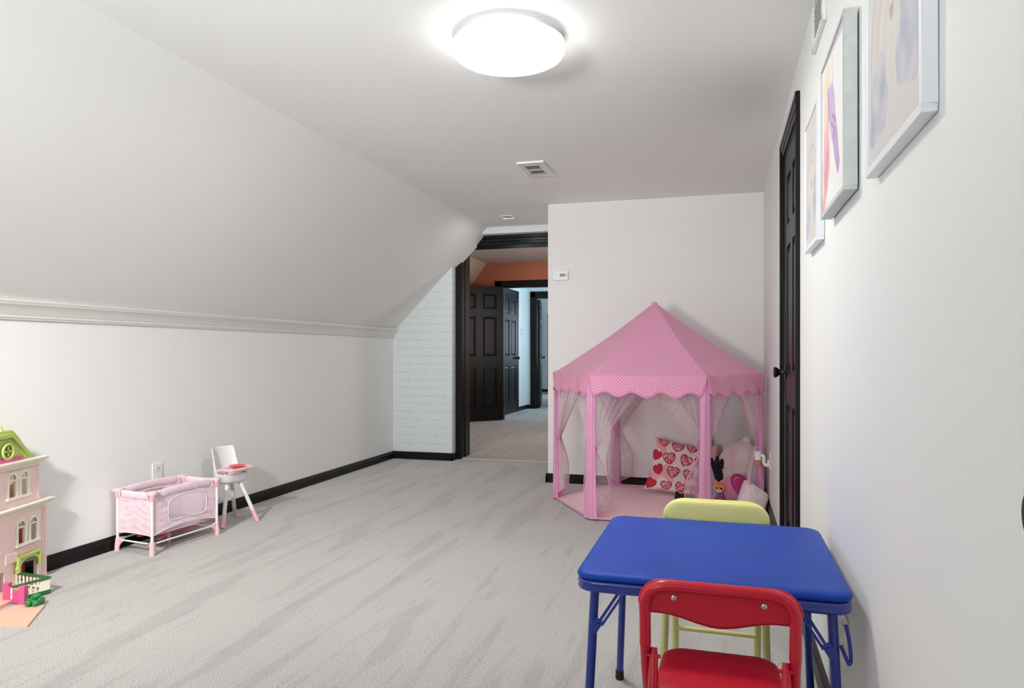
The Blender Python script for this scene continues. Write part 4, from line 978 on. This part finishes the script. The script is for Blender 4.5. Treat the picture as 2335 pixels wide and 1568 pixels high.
# porch
PA, PB, PC = (-.37, .106), (-.245, .178), (-.185, .012)
a = MB(); poly = [(-.50, .0), (-.50, .10), PA, PB, PC, (-.02, 0)]
a.prism(poly, lambda s, n: Q(s, n, 0), lambda s, n: Q(s, n, .014)); a.build('porch_deck', M['dhpeach'], dh, smooth=False)
a = MB(); path = [PA, PB, PC]
for (p, q) in ((PA, PB), (PB, PC)): a.bar(Q(*p, .068), Q(*q, .068), .018, .006)
for (p, q) in ((PA, PB), (PB, PC)): a.bar(Q(*p, .010), Q(*q, .010), .012, .018)
a.build('porch_rail', M['dhdgreen'], dh, smooth=False, bevel=.001)
a = MB()
for (p, q) in ((PA, PB), (PB, PC)):
    for k in range(9):
        t = k/8; s, n = p[0]+(q[0]-p[0])*t, p[1]+(q[1]-p[1])*t; a.lathe([(.003, .018), (.005, .030), (.003, .040), (.005, .052), (.003, .066)], Q(s, n, 0), seg=8)
    a.bar(Q(*p, .022), Q(*q, .022), .006, .004)
a.build('balusters', M['dhcream'], dh)
a = MB(); a.bar(Q(PB[0]-.002, PB[1], .042), Q(PB[0]-.030, PB[1]-.017, .042), .010, .044); a.build('porch_panel', M['dhcream'], dh, smooth=False)
# garden: front walk, magenta fence with posts, green bush
a = MB(); a.prism([(-.62, .12), (-.40, .15), (-.40, .26), (-.62, .34)], lambda s, n: Q(s, n, 0), lambda s, n: Q(s, n, .008)); a.build('front_walk', M['dhpeach'], dh, smooth=False)
a = MB()
for p in ((-.387, .165), (-.352, .075)): a.box(p[0]-.012, p[0]+.012, -p[1]-.012, -p[1]+.012, .0, .080)
a.prism([(0, 0), (.09, 0), (.09, .074), (.07, .058), (.045, .050), (.02, .060), (0, .070)], lambda x, z: Q(-.380+x*.36, .16-x*.93, z+.003), lambda x, z: Q(-.392+x*.36, .16-x*.93, z+.003))
a.build('garden_fence', M['dhmag'], dh, smooth=False, bevel=.002)
a = MB(); rb = random.Random(3)
for k in range(26):
    t = rb.uniform(0, 2*pi); r = rb.uniform(0, .026); z = .012+rb.uniform(0, .035)*(1-r/.04)
    a.ell(Q(-.398+r*1.25*cos(t), .222+r*sin(t), z), rb.uniform(.009, .014), seg=10, rings=7)
a.build('bush', mat('translucent_green', (.01, .22, .05), .2, coat=.5), dh)
